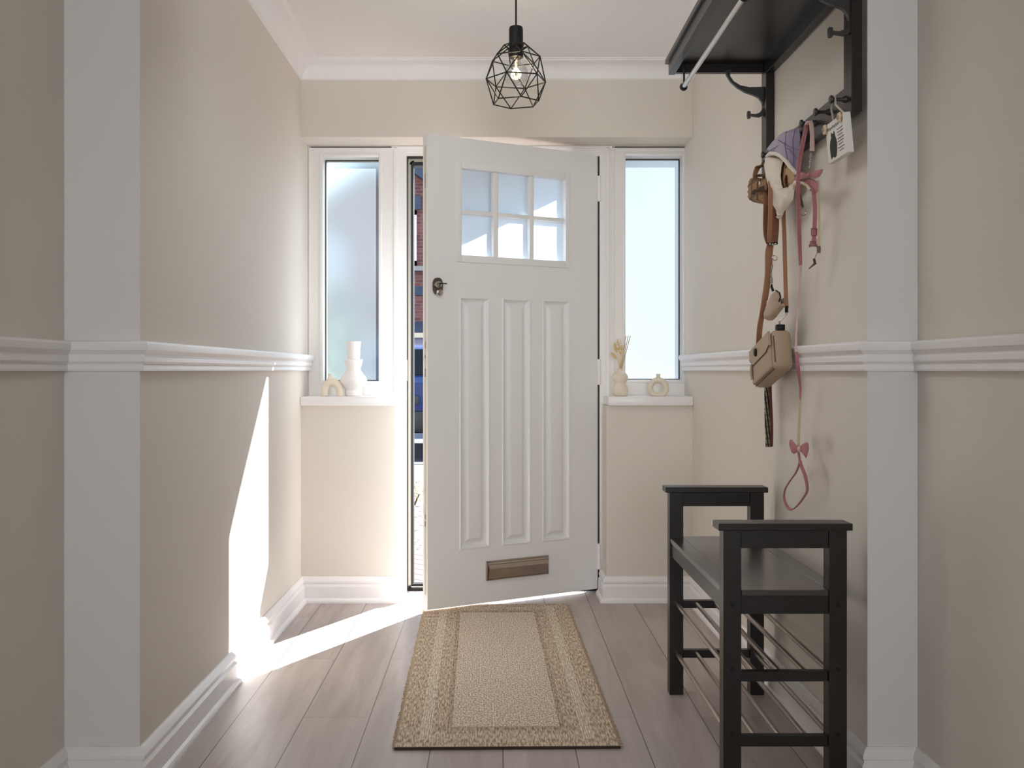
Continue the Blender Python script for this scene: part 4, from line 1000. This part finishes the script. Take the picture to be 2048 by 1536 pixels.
b = MB(); c = PX(1606, 424, .84); b.tube([c + Vector((.0085*math.cos(k*math.pi/8), .003*math.sin(k*math.pi/8), .011*math.sin(k*math.pi/8))) for k in range(16)], .0016, 8, closed=True); b.build('leash_ring', M['steel'], ph)
b = MB(); b.ribbon([PX(1596, 378, .84), PX(1600, 395, .845), PX(1605, 414, .845)], .008, (1, .3, 0), .003); b.build('back_strap', mat('dark_brown_strap', rgb(78, 58, 46), .9), ph)

# ------------------------------------------------------------------ outdoors
G = -.06
b = MB(); b.box(-14, 14, 4.72, 5.95, G-.2, G)
st(b.build('ground_paving', M['paver'], smooth=False), 'pink block paving strip outside the door', 'paving')
b = MB(); b.box(-14, 14, 5.95, 8.0, G-.2, G-.005)
o = st(b.build('ground_gravel', M['gravel'], smooth=False), 'pale gravel bed beyond the paving', 'gravel'); o['kind'] = 'stuff'
b = MB(); b.box(-30, 30, 8.0, 11.5, G-.2, G-.002)
st(b.build('ground_drive', M['concrete'], smooth=False), 'pale concrete pavement beyond the gravel', 'pavement')
b = MB(); b.box(-30, 30, 11.5, 11.7, G-.2, G+.01)
st(b.build('trim_7', M['concrete'], smooth=False), 'pale kerb edge along the road', 'kerb')
b = MB(); b.box(-30, 30, 11.7, 22, G-.2, G-.08)
st(b.build('ground_road', M['asphalt'], smooth=False), 'dark asphalt road outside', 'road')

hs = thing('brick_house', 'red brick house with dark tiled roof and white garage across the road', 'house', (0, 22, G))
HY = 22.0
b = MB(); b.prism([(-5.8, HY, G-.1), (1.8, HY, G-.1), (1.8, HY, 4.5), (-.6, HY, 4.5), (-3.2, HY, 6.24), (-5.8, HY, 4.5)], (0, 7, 0)); b.build('wall', M['brick'], hs, smooth=False)
b = MB(); b.prism([(-6.1, HY-.25, 4.29), (-3.2, HY-.25, 6.24), (-.3, HY-.25, 4.29), (-.3, HY-.25, 4.66), (-3.2, HY-.25, 6.61), (-6.1, HY-.25, 4.66)], (0, 7.6, 0)); b.prism([(-.5, HY-.3, 4.45), (-.5, HY+3.4, 6.2), (-.5, HY+7, 4.5)], (2.7, 0, 0)); b.build('roof', M['tiles'], hs, smooth=False)
for wx in (-5.2, -2.9, .2):
    b = MB(); w = 1.17 if wx < -2.8 and wx > -3 else 1.2
    z0, z1 = 3.30, 4.50
    x0, x1 = wx, wx+w
    b.box(x0, x1, HY-.06, HY+.02, z0, z0+.1); b.box(x0, x1, HY-.06, HY+.02, z1-.1, z1); b.box(x0, x0+.1, HY-.06, HY+.02, z0, z1); b.box(x1-.1, x1, HY-.06, HY+.02, z0, z1); b.box(x0, x1, HY-.05, HY+.02, 3.86, 3.94); b.box((x0+x1)/2-.04, (x0+x1)/2+.04, HY-.05, HY+.02, z0, z1)
    f = b.build('window', M['pvc_out'], hs, smooth=False)
    b = MB(); b.box(x0+.1, x1-.1, HY-.03, HY+.02, z0+.1, z1-.1); b.build('pane', M['win_dark'], f, smooth=False)
    b = MB(); b.box(x0-.1, x1+.1, HY-.05, HY+.02, z1+.02, z1+.32); b.build('band_over_window', M['tiles'], hs, smooth=False)  # dark tile-coloured band above each window
    b = MB(); b.box(x0-.08, x1+.5, HY-.14, HY+.02, z0-.12, z0-.02); b.build('window_sill', M['concrete'], hs, smooth=False)
b = MB(); b.box(-5.8, 1.8, HY-.02, HY+.03, 2.65, 2.85); b.build('brick_band', M['tiles'], hs, smooth=False)
b = MB(); b.prism([(-4.6, HY+.0, 2.08), (-4.6, HY-.9, 1.84), (-4.6, HY-.9, 1.78), (-4.6, HY+.0, 1.78)], (5.2, 0, 0)); b.build('porch_roof', M['tiles'], hs, smooth=False)
b = MB(); b.box(-4.6, .6, HY-.97, HY-.86, 1.70, 1.80); b.build('gutter', M['cream_edge'], hs, smooth=False)
b = MB(); b.box(-3.6, -.4, HY-.08, HY+.05, G-.1, 1.72)
for z in (.35, .75, 1.15, 1.5): b.box(-3.55, -.45, HY-.10, HY-.07, z, z+.2, .01)
b.build('garage_door', M['garage'], hs, smooth=False)

car = thing('parked_car', 'dark blue hatchback car parked across the road seen from behind', 'car', (-1.25, 13.6, G-.08))
def car_body():
    # side outline in (y,z) swept across x with tumblehome
    prof = [(12.82, .36), (12.78, .60), (12.82, .92), (12.95, 1.0), (13.25, 1.36), (13.5, 1.42), (14.6, 1.42), (15.2, 1.10), (16.1, .92), (16.4, .75), (16.45, .36)]
    b = MB(); rows_ = []
    for sx, ins in ((-.86, 0), (-.84, .02), (-.6, 0), (0, -.02), (.6, 0), (.84, .02), (.86, 0)):
        r = []
        for y, z in prof:
            tum = 1 - max(0, z-.95)*.32 if abs(sx) > .7 else 1 - max(0, z-.95)*.28
            r.append(b.bm.verts.new((-1.25+sx*tum, y + (.03 if abs(sx) > .8 and y < 14 else 0), z + G)))
        rows_.append(r)
    for A, B in zip(rows_, rows_[1:]):
        for j in range(len(prof)-1): b.bm.faces.new((A[j], A[j+1], B[j+1], B[j]))
        b.bm.faces.new((A[-1], A[0], B[0], B[-1]))
    b.bm.faces.new(rows_[0][::-1]); b.bm.faces.new(rows_[-1])
    return b
car_body().build('body', M['car'], car, ang=40)
b = MB(); b.prism([(-1.9, 12.955, 1.01+G), (-.6, 12.955, 1.01+G), (-.72, 13.24, 1.345+G), (-1.78, 13.24, 1.345+G)], (0, -.012, .008)); b.build('rear_window', M['car_glass'], car, smooth=False)
b = MB(); b.box(-2.12, -.38, 12.74, 12.86, .28+G, .56+G, .03); b.build('bumper', M['car_black'], car)
for x in (-1.98, -.52):
    b = MB(); b.box(x-.12, x+.12, 12.76, 12.84, .66+G, .76+G, .02); b.build('tail_light', M['chrome'], car)
for x in (-1.76, -.70):
    b = MB(); b.box(x-.07, x+.07, 12.755, 12.83, .57+G, .63+G, .015); b.build('reflector', M['tail'], car)
b = MB(); b.box(-1.52, -.98, 12.77, 12.80, .64+G, .75+G, .004); b.build('boot_trim', M['car_black'], car)
for x in (-2.02, -.48):
    for y in (13.5, 15.7):
        b = MB(); b.lathe([(0, -.10), (.26, -.10), (.31, -.08), (.32, 0), (.31, .08), (.26, .10), (0, .10)], (x, y, .32+G-.08), 28, axis='X'); b.build('wheel', M['car_black'], car)

def bush(name, label, c, r, n, m, seed, sc=(1, 1, 1)):
    rnd = random.Random(seed); t = thing(name, label, 'plant', (c[0], c[1], G))
    b = MB()
    for i in range(n):
        d = Vector((rnd.gauss(0, 1), rnd.gauss(0, 1), rnd.gauss(0, 1))).normalized() * (rnd.random()**.35) * r
        p = Vector(c) + Vector((d.x*sc[0], d.y*sc[1], d.z*sc[2]))
        if p.z < G+r*.2: continue
        ax = Vector((rnd.gauss(0, 1), rnd.gauss(0, 1), rnd.gauss(0, .6)+.5)).normalized(); sd = ax.orthogonal().normalized(); L = r*.16
        q = [p, p+ax*L*.5+sd*L*.28, p+ax*L, p+ax*L*.5-sd*L*.28]
        b.bm.faces.new([b.bm.verts.new(x) for x in q])
    b.build('foliage', m, t, smooth=False)
    b = MB()
    for k in range(5):
        a = k*1.26; b.tube([(c[0]+.03*math.cos(a), c[1]+.03*math.sin(a), G+.001), (c[0]+r*.4*sc[0]*math.cos(a), c[1]+r*.4*sc[1]*math.sin(a), c[2])], [.02*r+.006, .006], 6)
    b.build('stem', M['stem'], t)
bush('garden_shrub', 'dense green garden shrub behind the left window', (-1.55, 6.3, .55), .85, 2600, M['leaf'], 2, (.8, .7, 1))
bush('window_shrub', 'dark green shrub close outside the left window', (-.82, 5.05, .62), .42, 900, M['leaf'], 9, (.7, .6, 1))
bush('low_plant', 'small golden leaved plant at the gravel edge', (-.68, 8.05, .03), .13, 300, M['leaf_gold'], 4, (1.3, .8, .8))
bush('tall_shrub', 'tall green shrub further out past the left window', (-3.2, 10.2, 1.2), 1.5, 2600, M['leaf'], 6, (1, .7, .9))

# ------------------------------------------------------------------ light
w = bpy.data.worlds.new('World'); SC.world = w; w.use_nodes = True
t = w.node_tree; t.nodes.clear()
o = t.nodes.new('ShaderNodeOutputWorld'); bg = t.nodes.new('ShaderNodeBackground')
tc = t.nodes.new('ShaderNodeTexCoord'); sp = t.nodes.new('ShaderNodeSeparateXYZ'); t.links.new(tc.outputs['Generated'], sp.inputs[0])
cr = t.nodes.new('ShaderNodeValToRGB'); cr.color_ramp.elements[0].color = (.86, .93, 1, 1); cr.color_ramp.elements[1].color = (.48, .70, 1, 1); cr.color_ramp.elements[1].position = .8
t.links.new(sp.outputs[2], cr.inputs[0]); t.links.new(cr.outputs[0], bg.inputs[0])
bg.inputs[1].default_value = 3.0
t.links.new(bg.outputs[0], o.inputs[0])

d = Vector((-.534, -.961, -.968))
sl = bpy.data.lights.new('sun', 'SUN'); sl.energy = 24; sl.angle = math.radians(.5); sl.color = (.97, .985, 1)
so = bpy.data.objects.new('sun', sl); COL.objects.link(so); so.rotation_euler = d.to_track_quat('-Z', 'Y').to_euler(); so.location = (5, 12, 9)

def area(name, loc, target, size, sizey, energy, col):
    l = bpy.data.lights.new(name, 'AREA'); l.shape = 'RECTANGLE'; l.size = size; l.size_y = sizey; l.energy = energy; l.color = col
    a = bpy.data.objects.new(name, l); COL.objects.link(a); a.location = loc
    a.rotation_euler = (Vector(target)-Vector(loc)).to_track_quat('-Z', 'Y').to_euler(); return a
area('rear_fill', (0, -2.9, 1.35), (0, 3, 1.25), 1.7, 1.7, 11, (.93, .97, 1)).data.spread = math.radians(62)  # added fill in front of the closed rear wall; no window there
area('hall_fill_up', (0, 2.25, 1.98), (0, 3.5, 2.36), .5, .3, 2.5, (.9, .95, 1)).data.spread = math.radians(130)  # added fill above the view, brightens the ceiling; no fitting
area('hall_fill_down', (-.15, 2.7, 2.33), (.45, 3.2, .3), .6, .6, 5.2, (.95, .975, 1)).data.spread = math.radians(140)  # added fill for the floor and right side; no ceiling fitting
pl_ = bpy.data.lights.new('pendant_glow', 'POINT'); pl_.energy = 1.2; pl_.color = (1, .8, .5); pl_.shadow_soft_size = .02
po_ = bpy.data.objects.new('pendant_glow', pl_); COL.objects.link(po_); po_.location = (pcx, PYY, bz)

# ------------------------------------------------------------------ camera
cd = bpy.data.cameras.new('camera'); cam = bpy.data.objects.new('camera', cd); COL.objects.link(cam)
cd.sensor_fit = 'HORIZONTAL'; cd.sensor_width = 36; cd.lens = F/2048*36
cd.shift_x = (1024-VX)/2048; cd.shift_y = -(768-VY)/2048
cd.clip_start = .02; cd.clip_end = 300
cam.location = (0, 0, CH); cam.rotation_euler = (math.pi/2, 0, 0)
SC.camera = cam

SC.view_settings.view_transform = 'Standard'; SC.view_settings.look = 'None'; SC.view_settings.exposure = 0; SC.view_settings.gamma = 1
SC.cycles.use_denoising = True; SC.cycles.max_bounces = 9; SC.cycles.diffuse_bounces = 6; SC.cycles.sample_clamp_indirect = 6
for o in list(bpy.data.objects):
    if '_local' in o: del o['_local']
